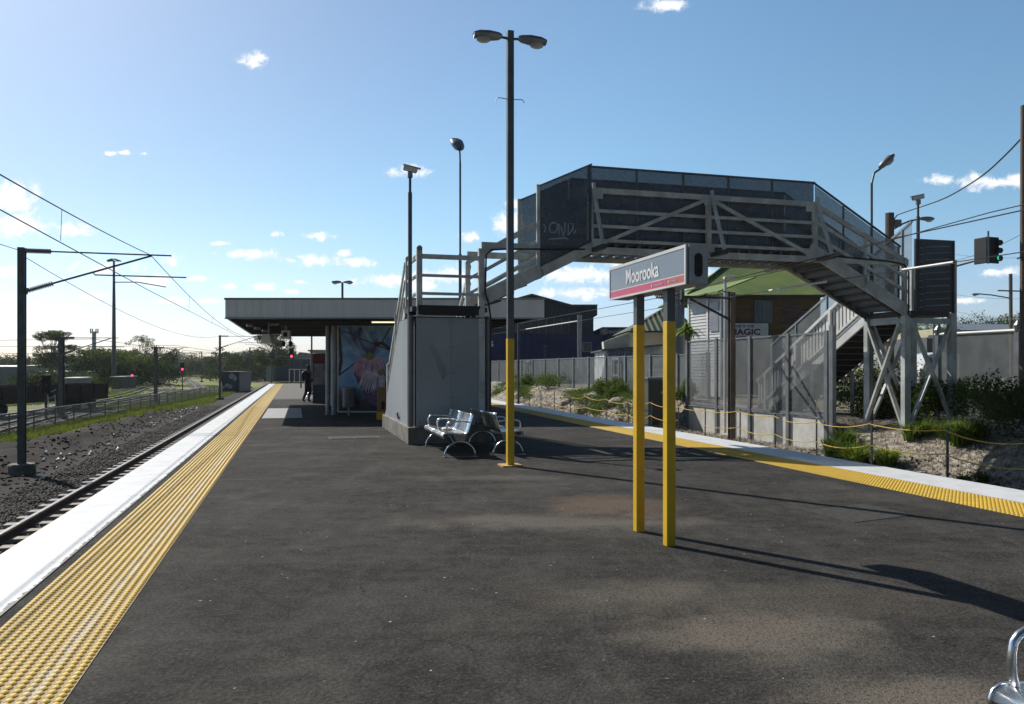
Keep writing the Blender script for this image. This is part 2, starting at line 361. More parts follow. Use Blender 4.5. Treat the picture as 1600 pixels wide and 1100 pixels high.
ASPH = asphalt(); WHITE = whitepaint(); YEL = yellowtile(); GRND = groundM()
GALV = M('galvanised', (.30, .32, .34), .42, .55, (.20, .215, .23), 3, .05, 30)
GALVD = M('galvanised_dark', (.13, .14, .15), .5, .4, (.08, .087, .095), 4)
PAINT = M('grey_steel_paint', (.58, .60, .585), .5, .0, (.40, .41, .395), 2.6, .12, 18, contrast=.12)
SHEET = M('grey_sheet', (.34, .37, .39), .45, 0, (.27, .30, .32), .8, .0, 9)
MIDG = M('mid_grey_paint', (.20, .215, .23), .5, .1, (.13, .14, .15), 3)
CHROME = M('polished_steel', (.86, .87, .88), .26, 1.0, (.66, .67, .69), 6)
BLACK = M('black', (.012, .012, .014), .6); DARK = M('dark_grey', (.045, .047, .052), .55)
CONC = M('concrete', (.33, .315, .285), .85, 0, (.2, .19, .165), 3.5, .35, 25)
CONCD = M('concrete_stained', (.25, .235, .20), .88, 0, (.10, .095, .075), 2.8, .4, 25)
YPOST = M('yellow_paint', (.80, .50, .012), .42, 0, (.66, .40, .015), 4, .05, 20)
YPLATE = M('yellow_plate', (.62, .42, .12), .6, 0, (.3, .22, .1), 12)
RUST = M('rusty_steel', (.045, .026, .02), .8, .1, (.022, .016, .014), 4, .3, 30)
RAILTOP = M('rail_steel', (.34, .32, .30), .35, .8, (.2, .17, .15), 8)
RAILSIDE = M('rail_rust', (.085, .05, .033), .85, 0, (.04, .027, .02), 10)
SLEEP = M('sleeper_concrete', (.48, .44, .40), .85, 0, (.26, .22, .18), 5, .3, 40)
STONE = M('ballast_stone', (.10, .093, .086), .85, 0, (.018, .017, .016), 9, .3, 60, contrast=.12)
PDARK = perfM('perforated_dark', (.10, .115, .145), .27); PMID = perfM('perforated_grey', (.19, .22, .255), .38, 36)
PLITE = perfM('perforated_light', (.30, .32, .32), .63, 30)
WIRE = M('wire', (.035, .035, .035), .5, .3); PORC = M('insulator', (.22, .19, .18), .35)
ROPE = M('yellow_rope', (.72, .47, .05), .7, 0, (.5, .33, .05), 30)
WOODP = M('wood_pole', (.17, .13, .10), .85, 0, (.10, .075, .06), 6, .4, 30, stretch=(3, 3, .3))
WHT = M('white_paint', (.72, .72, .70), .5, 0, (.58, .58, .56), 3)
LENS = M('lamp_lens', (.55, .52, .47), .15, 0, (.45, .42, .4), 9, trans=.25)
GLASS = M('window_glass', (.035, .055, .07), .08, 0, (.05, .075, .09), 2, spec=.9)
GUM = leafM('gum_leaf', (.075, .095, .045), (.035, .05, .025)); GREEN = leafM('green_leaf', (.115, .17, .030), (.05, .085, .018), .3); DGREEN = leafM('dark_leaf', (.036, .062, .013), (.018, .032, .009), .15)
LIME = leafM('lime_leaf', (.22, .30, .04), (.10, .17, .025), .35, 2.5); BARK = M('bark', (.20, .17, .14), .9, 0, (.10, .085, .07), 5, .4, 20)
GRASSB = leafM('grass_blade', (.26, .30, .05), (.17, .18, .05), .3, 1.0)
REDL = M('red_signal', (.8, .02, .03), .3, emit=((1, .02, .05), 9)); GREENL = M('green_signal', (.02, .5, .25), .3, emit=((.05, .9, .45), .7))
TUBE = M('lit_tube', (.9, .85, .6), .4, emit=((1, .86, .5), 1.3))
# ------------------------------------------------------------------ ground
def sm(x, a, b):
    x = min(max((x-a)/(b-a), 0), 1); return x*x*(3-2*x)
from mathutils import noise as mn
def nz3(x, y, f=1.0, seed=0): return mn.noise(Vector((x*f+seed*17.3, y*f, seed*3.1)))
def zg(s, t):
    s2 = s-.078*(min(t, 75)-35)
    if s < 3:
        z = -1.42 + .10*sm(s2, -13.2, -12.0)
        z += .36*sm(s2, -11.0, -9.2)*(1-sm(s, -8.4, -7.2))*(.55+.9*nz3(s, t, .55)+.35*nz3(s, t, 1.9, 3)) if s2 > -11 and s < -6.2 and t < 110 else 0
        z += .10*sm(s, -8, -5.6)
        z += .05*nz3(s, t, 1.1, 1)
        return z
    a = 1-sm(t, 17.5, 19.0)                       # beside the tower the bank is gentle
    b = sm(t, 26.6, 28.2)                         # the mulched bank beyond the concrete wall
    zb = -1.15 + .25*sm(s, 11.8, 12.5)
    near = zb + 1.15*sm(s, 12.4, 16.0) + .10*nz3(s, t, .9, 5)*sm(s, 12.2, 13)
    mid = -.72*sm(s, 11.8, 12.8)-1.15*(1-sm(s, 11.8, 12.8)) + (.92 if s > 14.4 else 0) + .05*nz3(s, t, 1.5, 4)
    bank = zb + 1.30*sm(s, 12.2, 15.4) + (.22*nz3(s, t, .55, 6)+.10*nz3(s, t, 1.9, 7))*sm(s, 12.2, 13)*(1-sm(s, 15.4, 16.5))
    z = near*a + mid*(1-a)*(1-b) + bank*b
    if s > 16.5: z = .15*a + .2*(1-a)
    if s > 16.5: z = .2
    return z - (1.2*sm(t, 110, 150) if s < 40 else 0)
ss = [-1500, -700, -350, -200, -140, -100, -75, -60, -50, -42, -36, -31, -27, -24, -22, -20.5, -19] + list(np.arange(-18, -2.3, .3)) + [-1, 2, 5, 8] + list(np.arange(9, 17.2, .22)) + [17.6, 19, 22, 27, 34, 45, 60, 90, 140, 250, 500, 1000, 1600]
ts = [-40, -25, -15] + list(np.arange(-10, 62, .45)) + list(np.arange(62, 130, 1.6)) + [135, 145, 160, 180, 210, 250, 320, 420, 600, 900, 1400, 2400, 3600]
Vg = np.array([tuple(W(s, t, zg(s, t))) for t in ts for s in ss]); ns = len(ss)
Fg = np.array([(i*ns+j, i*ns+j+1, (i+1)*ns+j+1, (i+1)*ns+j) for i in range(len(ts)-1) for j in range(ns-1)])
base(npmesh('ground', Vg, Fg, GRND, smooth=True), kind='structure')

# ------------------------------------------------------------------ platform
def sr(b_, t): return b_ + .017*t
T0, T1 = -8, 82
mb = MB()
tt = [T0, 10, 30, 55, T1]
poly = [W(-2.3, t) for t in tt] + [W(sr(8.9, t), t) for t in reversed(tt)]
mb.prism([p+Vector((0, 0, -1.35)) for p in poly], (0, 0, 1.35))
base(mb.build('platform', ASPH), kind='structure')
def ribbon(mb, a, b, z, ts_): 
    for t0, t1 in zip(ts_[:-1], ts_[1:]):
        mb.quad(W(a(t0), t0, z), W(b(t0), t0, z), W(b(t1), t1, z), W(a(t1), t1, z))
def coping(a, b, z0=-.14, z1=.008):
    m = MB(); seg = list(np.arange(T0, T1+.1, 10))
    for t0, t1 in zip(seg[:-1], seg[1:]):
        q = [W(a(t0), t0, z0), W(b(t0), t0, z0), W(b(t1), t1, z0), W(a(t1), t1, z0)]
        m.prism(q, (0, 0, z1-z0))
    return m
base(coping(lambda t: -2.42, lambda t: -1.82).build('platform_edge', WHITE), kind='structure')
base(coping(lambda t: sr(8.18, t), lambda t: sr(9.0, t)).build('platform_edge', WHITE), kind='structure')
def tactile(name, s_at, n_rows, t0, t1, t2, w_):
    m = MB(); ribbon(m, lambda t: s_at(t), lambda t: s_at(t)+w_, .005, list(np.arange(T0, t2+.1, 9)))
    o = m.build(name, YEL); base(o, kind='structure')
    sp_ = w_/n_rows; V = []; Fq = []
    a8 = [2*math.pi*(j+.5)/8 for j in range(8)]
    b0 = np.array([(math.cos(a)*sp_*.44, math.sin(a)*sp_*.50, .005) for a in a8]); b1 = np.array([(math.cos(a)*sp_*.24, math.sin(a)*sp_*.30, .016) for a in a8])
    f8 = [(j, (j+1) % 8, (j+1) % 8+8, j+8) for j in range(8)] + [(8, 9, 10, 11), (8, 11, 12, 15), (12, 13, 14, 15)]
    loc = np.vstack([b0, b1]); tsx = np.arange(t0, t1, sp_); rows = np.arange(n_rows)
    TT, RR = np.meshgrid(tsx, rows, indexing='ij'); TT = TT.ravel(); RR = RR.ravel()
    S = np.array([s_at(x) for x in TT])+(RR+.5)*sp_
    cx = S*CS-TT*SN; cy = S*SN+TT*CS
    lx = loc[:, 0]*CS-loc[:, 1]*SN; ly = loc[:, 0]*SN+loc[:, 1]*CS
    V = np.stack([cx[:, None]+lx, cy[:, None]+ly, np.broadcast_to(loc[:, 2], (len(cx), 16))], -1).reshape(-1, 3)
    Fq = (np.arange(len(cx))[:, None, None]*16+np.array(f8)[None]).reshape(-1, 4)
    base(npmesh(name, V, Fq, YEL), kind='structure')
    m = MB()
    seg = list(np.arange(t1, t2, 6))+[t2]
    for r in range(n_rows):
        for a, b in zip(seg[:-1], seg[1:]):
            sa = s_at(a)+(r+.5)*sp_; sb = s_at(b)+(r+.5)*sp_
            m.bar(W(sa, a, .008), W(sb, b, .008), sp_*.55, .010)
    base(m.build(name, YEL), kind='structure')
tactile('tactile_paving', lambda t: -1.74, 12, 1.5, 34, 82, .68)
tactile('tactile_paving', lambda t: sr(7.38, t), 13, 1.5, 28, 82, .75)
# light grey slab, pit cover and painted marks on the asphalt
m = MB(); m.prism([W(-1.0, 26.2, 0), W(.25, 26.2, 0), W(.25, 32.5, 0), W(-1.0, 32.5, 0)], (0, 0, .006))
base(m.build('pale_concrete_slab', M('pale_slab', (.40, .41, .42), .8, 0, (.3, .3, .31), 3)), kind='structure')
m = MB(); m.prism([W(5.55, 6.9, 0), W(6.5, 7.1, 0), W(6.45, 7.85, 0), W(5.5, 7.65, 0)], (0, 0, .005))
base(m.build('asphalt_patch', M('patch', (.085, .083, .08), 1.0, 0, (.05, .049, .047), 14, .5, 60, spec=.08)), kind='structure')
pit = root('pit_cover', 'flat dark metal service pit cover set in the asphalt left of the stair plinth', 'pit cover', W(1.3, 18.4, 0))
m = MB(); m.tb(.75, 1.9, 18.1, 18.75, 0, .006); m.build('frame', DARK, pit)
m = MB()
for i in range(2): m.tb(.79+i*.55, 1.31+i*.55, 18.14, 18.71, .006, .012)
m.build('lid', BLACK, pit)
for (s0, s1, t0, t1) in [(1.25, 2.4, 46, 46.35), (2.6, 2.9, 46.4, 48.4), (1.2, 2.6, 60, 60.4)]:
    m = MB(); m.tb(s0, s1, t0, t1, 0, .005); base(m.build('painted_line', WHT), kind='structure')

# ------------------------------------------------------------------ railway tracks
def catmull(pts, step):
    pts = [Vector(p) for p in pts]; pts = [pts[0]*2-pts[1]]+pts+[pts[-1]*2-pts[-2]]; out = []
    for i in range(1, len(pts)-2):
        a, b, c, d_ = pts[i-1:i+3]; n = max(1, int((c-b).length/step))
        for j in range(n):
            u = j/n
            out.append(.5*((2*b)+(c-a)*u+(2*a-5*b+4*c-d_)*u*u+(3*b-a-3*c+d_)*u**3))
    out.append(pts[-2]); return out
def sweep(mb, pts, prof):
    n = len(prof); vs = []
    for i, p in enumerate(pts):
        d_ = (pts[min(i+1, len(pts)-1)]-pts[max(i-1, 0)]); d_.z = 0; d_.normalize(); x = Vector((d_.y, -d_.x, 0))
        vs += [p+x*a+ZZ*b for a, b in prof]
    fs = [(i*n+j, i*n+(j+1) % n, (i+1)*n+(j+1) % n, (i+1)*n+j) for i in range(len(pts)-1) for j in range(n)] + [tuple(range(n)), tuple((len(pts)-1)*n+j for j in range(n))[::-1]]
    mb.add(vs, fs)
def offset(pts, o):
    out = []
    for i, p in enumerate(pts):
        d_ = (pts[min(i+1, len(pts)-1)]-pts[max(i-1, 0)]); d_.z = 0; d_.normalize(); out.append(p+Vector((d_.y, -d_.x, 0))*o)
    return out
def track(label, pts, step, sleepers=0, vis=0, group=None, zs=0.0):
    c = catmull(pts, step); r = root('railway_track', label, 'railway track', c[0], group)
    for o_ in (-.56, .56):
        q = offset(c, o_)
        m = MB(); sweep(m, q, [(-.06, -.14), (.06, -.14), (.012, -.12), (.012, -.03), (-.012, -.03), (-.012, -.12)]); rail = m.build('rail', RAILSIDE, r)
        m = MB(); sweep(m, q, [(-.035, -.032), (.035, -.032), (.035, 0), (-.035, 0)]); m.build('rail_head', RAILTOP, rail)
    if sleepers:
        acc = 0; last = c[0]; k_ = 0; st = MB(); proto = None
        for a, b in zip(c[:-1], c[1:]):
            L = (b-a).length; d_ = (b-a).normalized(); x = Vector((d_.y, -d_.x, 0)); u = acc
            while u < L:
                p = a+d_*u-ZZ*(.21-zs)
                if vis <= k_ < vis+100 and proto is None:
                    m = MB(); m.hexa(p, x*1.0, d_*.12, ZZ*.07); proto = m.build('sleeper', SLEEP, r, bevel=.0); p0 = p.copy()
                elif vis <= k_ < vis+100:
                    o = proto.copy(); col.objects.link(o); o.parent = r; o.location = p-p0
                else: st.hexa(p, x*1.0, d_*.12, ZZ*.07)
                k_ += 1; u += sleepers
            acc = u-L
        if st.v: base(st.build('sleeper', SLEEP, r), kind='stuff')
    return r
track('straight railway track with pale sleepers beside the white left platform edge', [W(-3.9, t, -1.0) for t in (-12, 10, 40, 70, 100, 130)] + [Vector((-45.5, 147, -1)), Vector((-57.5, 178, -1)), Vector((-77, 215, -1)), Vector((-110, 262, -1))], 6, .66, 26)
track('railway track between the right platform edge and the mulched bank', [W(sr(10.55, t), t, -1.0) for t in (-12, 10, 40, 70, 100, 130)], 8, .66, 20)
def gp(px, py, z=-1.2): return G(px, py, z)
YT = 'tracks curving through the yard'
bed = M('yard_ballast', (.17, .155, .135), .9, 0, (.08, .075, .065), 6, .5, 30)
def yard(label, pp, sl=0):
    pts = [gp(*q) for q in pp]; c = catmull(pts, 4)
    m = MB(); 
    for a, b in zip(zip(offset(c, -1.5), offset(c, 1.5)), list(zip(offset(c, -1.5), offset(c, 1.5)))[1:]):
        m.quad(*(v+ZZ*q for v, q in ((a[0], -.16), (a[1], -.16), (b[1], -.16), (b[0], -.16))))
    base(m.build('track_bed', bed), kind='structure')
    track(label, pts, 4, sl, 0, YT, zs=.03)
yard('nearest yard track, running just behind the low mesh fence then bending right', [(-260, 735), (-60, 682), (60, 652), (140, 633), (200, 622), (238, 614.5), (258, 609.5), (264, 604.5), (257, 599.5), (252, 596)], .7)
yard('yard track running past the dark wagons towards the floodlight mast', [(60, 641), (140, 626), (175, 619.5), (203, 613), (222, 606.5), (240, 600.5), (250, 597)])
yard('farthest yard track, passing behind the dark wagons', [(20, 622), (100, 616), (152, 613), (195, 607.5), (226, 602.5), (248, 599)])
yard('bright railed S-bend track right of the red signal post', [(140, 640), (210, 627), (268, 617.5), (303, 610.5), (312, 605), (304, 599), (292, 592.5)], .7)

# near ballast stones (stuff)
def stones(name, n, sfun, t0, t1, sz, matl):
    V = []; Fq = []
    dodec = np.array([(1, 0, 0), (0, 1, 0), (-1, 0, 0), (0, -1, 0), (0, 0, 1), (0, 0, -1)], dtype=float)
    fo = np.array([(0, 1, 4), (1, 2, 4), (2, 3, 4), (3, 0, 4), (1, 0, 5), (2, 1, 5), (3, 2, 5), (0, 3, 5)])
    cs = []
    for i in range(n):
        t = t0+(t1-t0)*random.random()**1.6; s = sfun(t); z = zg(s, t)
        cs.append((*W(s, t, z+sz*.25)[:],))
    cs = np.array(cs); r = sz*(.5+rng.random((n, 1, 3)))
    pts = dodec[None]*r + rng.normal(0, sz*.18, (n, 6, 3)); a = rng.random(n)*6.28
    x = pts[..., 0]*np.cos(a)[:, None]-pts[..., 1]*np.sin(a)[:, None]; y = pts[..., 0]*np.sin(a)[:, None]+pts[..., 1]*np.cos(a)[:, None]
    V = (np.stack([x, y, pts[..., 2]], -1)+cs[:, None, :]).reshape(-1, 3)
    Fq = (np.arange(n)[:, None, None]*6+fo[None]).reshape(-1, 3)
    o = npmesh(name, V, Fq, matl); base(o, kind='stuff'); return o
base(stones('ballast', 42000, lambda t: random.uniform(-6.2, -2.5), 5, 62, .034, STONE), label='loose dark grey ballast stones around the left railway track', cat='ballast')
base(stones('rubble', 1300, lambda t: -7.6+random.gauss(0, 1.1), 14, 60, .05, M('rubble', (.07, .048, .036), .9, 0, (.018, .013, .011), 5)), label='brown stones and clods on the dark dirt bank left of the track', cat='rubble')
base(stones('rubbish', 40, lambda t: -6.9+random.gauss(0, .6), 13, 60, .07, WHT), label='scraps of white paper and plastic strewn along the edge of the ballast', cat='litter')
base(stones('rubble', 2500, lambda t: 12.4+random.random()**2*1.5, 8, 50, .035, M('chips', (.20, .12, .08), .9, 0, (.08, .05, .035), 5)), label='reddish stones at the foot of the mulched bank', cat='rubble')

# ------------------------------------------------------------------ grass, bushes, trees
def blades(name, pts, h, wd, lean, matl, parent=None, droop=.5):
    """each blade = two quads; pts list of (x,y,z)"""
    P0 = np.array(pts); n = len(P0); a = rng.random(n)*6.283; hh = h*(.5+rng.random(n)*.7); le = lean*rng.random(n)*hh
    dx, dy = np.cos(a), np.sin(a); wx, wy = -dy*wd/2, dx*wd/2; zero = np.zeros(n)
    base_l = P0-np.stack([wx, wy, zero], 1); base_r = P0+np.stack([wx, wy, zero], 1)
    mid = P0+np.stack([dx*le*.45, dy*le*.45, hh*.65], 1); tip = P0+np.stack([dx*le, dy*le, hh*(1-droop*.3*rng.random(n))], 1)
    ml = mid-np.stack([wx, wy, zero], 1)*.9; mr = mid+np.stack([wx, wy, zero], 1)*.9; tl = tip-np.stack([wx, wy, zero], 1)*.15; tr_ = tip+np.stack([wx, wy, zero], 1)*.15
    V = np.stack([base_l, base_r, ml, mr, tl, tr_], 1).reshape(-1, 3)
    Fq = (np.arange(n)[:, None, None]*6+np.array([(0, 1, 3, 2), (2, 3, 5, 4)])[None]).reshape(-1, 4)
    return npmesh(name, V, Fq, matl, parent)
pts = []
while len(pts) < 52000:
    t = 12+random.random()**1.25*85; s = random.uniform(-12.7, -9.7)+.078*(min(t, 75)-35)
    if nz3(s, t, .45, 9) > -.28-.3*random.random(): pts.append(tuple(W(s, t, zg(s, t)-.01)))
base(blades('grass', pts, .22, .026, .8, GRASSB), 'rough green grass strip between the dirt bank and the low mesh fence', 'grass', kind='stuff')
pts = []
while len(pts) < 26000:
    q = G(random.uniform(0, 340), 603+random.random()**1.7*42, -1.4)
    if nz3(q.x, q.y, .12, 2) > .02: pts.append((q.x, q.y, -1.4))
base(blades('grass', pts, .22, .06, .8, GRASSB), 'patchy grass growing between the yard tracks', 'grass', kind='stuff')

def leaves(name, centers, radii, n, size, matl, parent=None, flat=.6, hollow=.5):
    C_ = np.array(centers); Rr = np.array(radii); kk = rng.integers(0, len(C_), n)
    d_ = rng.normal(size=(n, 3)); d_ /= np.linalg.norm(d_, axis=1)[:, None]
    rad = (hollow+(1-hollow)*rng.random(n))[:, None]
    pos = C_[kk]+d_*rad*Rr[kk]
    nrm = rng.normal(size=(n, 3)); nrm[:, 2] += flat; nrm /= np.linalg.norm(nrm, axis=1)[:, None]
    tmp = rng.normal(size=(n, 3)); u = np.cross(nrm, tmp); u /= np.linalg.norm(u, axis=1)[:, None]; v = np.cross(nrm, u)
    s_ = (size*(.5+rng.random(n)))[:, None]
    V = np.stack([pos-u*s_, pos+v*s_*.42, pos+u*s_, pos-v*s_*.42], 1).reshape(-1, 3)
    return npmesh(name, V, np.arange(n*4).reshape(-1, 4), matl, parent)
def tree(label, base_p, h, w_, n_cl, n_leaf, lsize, matl, style='round', group=None, name='gum_tree', cat='tree'):
    b = Vector(base_p); r = root(name, label, cat, b, group)
    m = MB(); lean = Vector((random.uniform(-.05, .05)*h, random.uniform(-.05, .05)*h, 0))
    th = h*(.55 if style != 'bushy' else .35)
    top = b+lean+ZZ*th; m.tube([b-ZZ*.2, b+lean*.3+ZZ*th*.5, top], [h*.022, h*.016, h*.010], 7)
    cen = []; rad = []
    for i in range(n_cl):
        if style == 'umbrella' and n_cl > 35:       # flat layered pads on spreading limbs
            lay = random.choice([(.97, .42), (.9, .5), (.72, .62), (.6, .42), (.5, .5), (.4, .35)]); a = random.uniform(0, 6.28); q = random.uniform(.25, 1)*lay[1]
            c = b+lean+Vector((math.cos(a)*q*w_, math.sin(a)*q*w_, lay[0]*h+random.uniform(-.03, .03)*h)); rr = w_*random.uniform(.09, .17); cen.append(c); rad.append((rr*1.2, rr*1.2, rr*.6))
        elif style == 'umbrella':
            a = random.uniform(0, 6.28); q = random.random()**.5; z = h*(.52+.46*(1-q**2)*random.uniform(.3, 1)) if i % 3 else h*random.uniform(.35, .6)
            c = b+lean+Vector((math.cos(a)*q*w_/2, math.sin(a)*q*w_/2, z)); rr = w_*random.uniform(.07, .14); cen.append(c); rad.append((rr*1.3, rr*1.3, rr*.55))
        elif style == 'bushy':
            a = random.uniform(0, 6.28); zf = random.uniform(.12, .95); q = random.random()**.5*math.sqrt(max(.05, 1-(zf-.35)**2*1.9))
            c = b+Vector((math.cos(a)*q*w_/2, math.sin(a)*q*w_/2, zf*h)); rr = w_*random.uniform(.1, .2); cen.append(c); rad.append((rr, rr, rr*.8))
        else:
            a = random.uniform(0, 6.28); zf = random.uniform(.35, 1.0); q = random.random()**.5*math.sqrt(max(.04, 1-((zf-.62)/.42)**2))
            c = b+lean+Vector((math.cos(a)*q*w_/2, math.sin(a)*q*w_/2, zf*h)); rr = w_*random.uniform(.08, .17); cen.append(c); rad.append((rr*1.1, rr*1.1, rr*.7))
    for c in cen[::2]:
        st = b+lean*.5+ZZ*min(th*random.uniform(.45, 1), max(.3, c.z-b.z-.3)); m.tube([st, (st+c)/2+ZZ*.03*h, c], [h*.007, h*.005, h*.002], 5)
    m.build('trunk', BARK, r)
    leaves('crown', [tuple(c) for c in cen], rad, n_leaf, lsize, matl, r)
    return r

# ------------------------------------------------------------------ overhead masts and wires (left)
def insul(mb, a, b, r=.075, n=12):
    a = Vector(a); b = Vector(b); mb.tube([a, b], r*.45, 8)
    d_ = (b-a).normalized()
    for i in range(n):
        p = a+(b-a)*(i+.5)/n; mb.tube([p-d_*.012, p+d_*.012], [r, r*.85], 10)
def mast(label, p, ztop, reach_dir, reach, group='overhead line masts left of the platform', wd=.175, arms=True, zc=None, drop=.62):
    p = Vector(p); r = root('overhead_line_mast', label, 'mast', p, group); d_ = Vector(reach_dir).normalized(); x = Vector((-d_.y, d_.x, 0))
    m = MB(); H = ztop-p.z
    m.hexa(p+ZZ*H/2, d_*.008, x*wd*.46, ZZ*H/2); 
    for s_ in (-1, 1): m.hexa(p+ZZ*H/2+x*s_*wd*.47, d_*wd*.5, x*.01, ZZ*H/2)
    m.build('column', GALVD, r)
    m = MB(); m.lathe(p-ZZ*.4, [(.34, 0), (.34, .62), (.31, .66)], 14); m.build('footing', CONCD, r)
    if arms:
        a = p+ZZ*(H-.08)+d_*.1; b = a+d_*reach; ctr = a+d_*(reach*.86)
        low = p+ZZ*(H-.08-.30*reach)+d_*.1
        ar = MB(); ar.tube([a+d_*.55, b], .022, 6); ar.tube([low+(ctr-low)*.2, ctr-ZZ*.02], .028, 6)
        mid = low+(ctr-low)*.52; e = mid+d_*(reach*.66)-ZZ*.08
        ar.tube([mid, mid+d_*.06-ZZ*.08, e], .02, 6)
        q = mid+d_*.55-ZZ*.09; ar.tube([q, q-ZZ*.18, q+d_*.6-ZZ*.16, q+d_*1.35-ZZ*.28], .014, 5)
        ar.build('cantilever_arm', GALVD, r)
        iu = MB(); insul(iu, a, a+d_*.62); iu.build('insulator', PORC, r); iu = MB(); insul(iu, low, low+(ctr-low)*.21); iu.build('insulator', PORC, r)
        m = MB(); m.tube([a-d_*.2-x*.02, a+d_*.05], .03, 6); m.hexa(low, d_*.03, x*.05, ZZ*.09); m.build('bracket', GALVD, r)
    return r
mast('nearest H-section mast at the left, on a round concrete footing by the ballast', W(-7.2, 24.4, -1.28), 4.90, VS, 3.7)
mast('second grey mast along the left track, at the end of the low mesh fence', (-26.3, 71, -1.3), 4.55, VS, 3.4)
mast('dark mast standing right of the painted blue cabinet', (-36.9, 111, -1.3), 4.5, VS, 3.0)
mast('farthest dark mast beside the left track where the rails curve away', (-47.0, 141, -1.3), 4.3, VS, 3.0)
mast('mast behind the low fence in front of the tall umbrella shaped tree', (-26.4, 46.2, -1.4), 3.45, (1, .1, 0), 3.1, wd=.26)
mast('mast behind the fence near the bend of the nearest yard track', (-31.0, 68.6, -1.4), 3.45, (1, .1, 0), 2.6, wd=.24)
mast('slim pale mast right of the red signal in the yard', (-66.9, 170, -1.4), 5.1, (-1, .1, 0), 3)
mast('thin mast behind the yard hut at the foot of the trees', (-118, 190, -1.4), 4.5, (1, .1, 0), 3)

def parab(a, b, sag, n=14):
    a = Vector(a); b = Vector(b); return [a+(b-a)*i/n-ZZ*sag*4*(i/n)*(1-i/n) for i in range(n+1)]
def wire(label, pts, r=.009, name='overhead_wire', mat_=None, cat='wire', group=None):
    m = MB(); m.tube(pts, r, 5); o = m.build(name, mat_ or WIRE); base(o, label, cat, group); return o
ZC = 3.84
wire('upper sagging catenary wire above the left track, from the nearest mast towards the camera', parab(W(-3.95, 24.4, 4.82), W(-3.9, -26, 4.85), .75, 24), .011)
wire('upper catenary wire above the left track between the nearest and the second mast', parab(W(-3.95, 24.4, 4.82), W(-3.6, 75.4, 4.5), .75, 24), .011)
wire('lower straight contact wire hanging above the left track', [W(-3.9, -26, ZC), W(-4.05, 24.4, ZC), W(-3.7, 75.4, ZC), W(-3.9, 120, ZC)], .010)
wire('thin feeder wire slung between the tops of the two nearest left masts', parab(W(-7.15, 24.4, 4.66), Vector((-26.3, 71, 4.5)), .9, 24), .010)
wire('thin feeder wire leaving the nearest left mast towards the camera', parab(W(-7.25, 24.4, 4.82), W(-7.6, -26, 4.9), .5, 12), .010)
wire('far catenary wire above the left track beyond the second mast', parab(W(-3.6, 75.4, 4.5), W(-3.9, 118, 4.4), .5, 10), .011)
for i, t in enumerate((8, 15.5, 33, 42, 51)):
    x = ((t-24.4)/51) if t > 24.4 else ((24.4-t)/50.4); zc = 4.82-.75*4*x*(1-x)
    wire(['short dropper wire joining catenary and contact wire at the far left', 'short dropper wire just left of the nearest cantilever arm', 'first short dropper wire beyond the nearest cantilever arm', 'second short dropper wire beyond the nearest cantilever arm', 'third dropper wire beyond the nearest cantilever arm'][i], [W(-3.95, t, zc), W(-3.97, t, ZC)], .005, 'dropper_wire', cat='wire')
for i, (z, y0) in enumerate(((3.35, 46), (2.9, 68), (3.3, 58))):
    wire(['highest of the faint wires crossing the yard at the left', 'lowest of the faint wires crossing the yard at the left', 'middle of the faint wires crossing the yard at the left'][i], parab((-60, y0, z+.5), (-26, y0+3, z+.05), .3, 8) + parab((-26, y0+3, z+.05), (-33, y0+60, z+.3), .4, 8)[1:], .014)

# low mesh fence beside the yard
A_ = Vector((-21.3, 33.4, 0)); dF = Vector((-.1957, .9807, 0)).normalized()
fr_ = root('mesh_fence', 'low galvanised mesh fence with slim posts running between grass strip and yard', 'fence', (A_.x, A_.y, -1.35))
zf = -1.38
for i in range(-9, 22):
    p = A_+dF*2.62*i; m = MB(); m.tube([p+ZZ*(zf-.1), p+ZZ*(zf+1.08)], .028, 6); m.build('post', GALVD, fr_)
for z in (.12, 1.04):
    m = MB(); m.bar(A_-dF*24+ZZ*(zf+z), A_+dF*55.1+ZZ*(zf+z), .05, .05); m.build('rail', GALVD, fr_)
mesh_m = perfM('fence_mesh', (.20, .21, .22), .62, 16)
m = MB(); a = A_-dF*24; b = A_+dF*55.1; x = Vector((dF.y, -dF.x, 0))*.004
m.prism([a+ZZ*(zf+.14), b+ZZ*(zf+.14), b+ZZ*(zf+1.02), a+ZZ*(zf+1.02)], x); m.build('mesh_panel', mesh_m, fr_)
def PT(px, py, t):
    k_ = (px-800)/F; return P(px, py, t/(CS-SN*k_))
def PS(px, py, s):
    k_ = (px-800)/F; return P(px, py, s/(k_*CS+SN))
# ------------------------------------------------------------------ footbridge
TF, TB = 16.46, 17.9
fb = root('footbridge', 'grey steel pedestrian footbridge with stairs, screened span and braced tower over the right track', 'footbridge', W(2.37, TF, 0))
def pt(mb, name, mat_=None, bevel=0, sub=None): return mb.build(name, mat_ or PAINT, sub or fb, bevel=bevel)
m = MB(); m.tb(2.28, 4.04, 16.38, 21.4, 0, .36); pt(m, 'plinth', CONCD, .015)
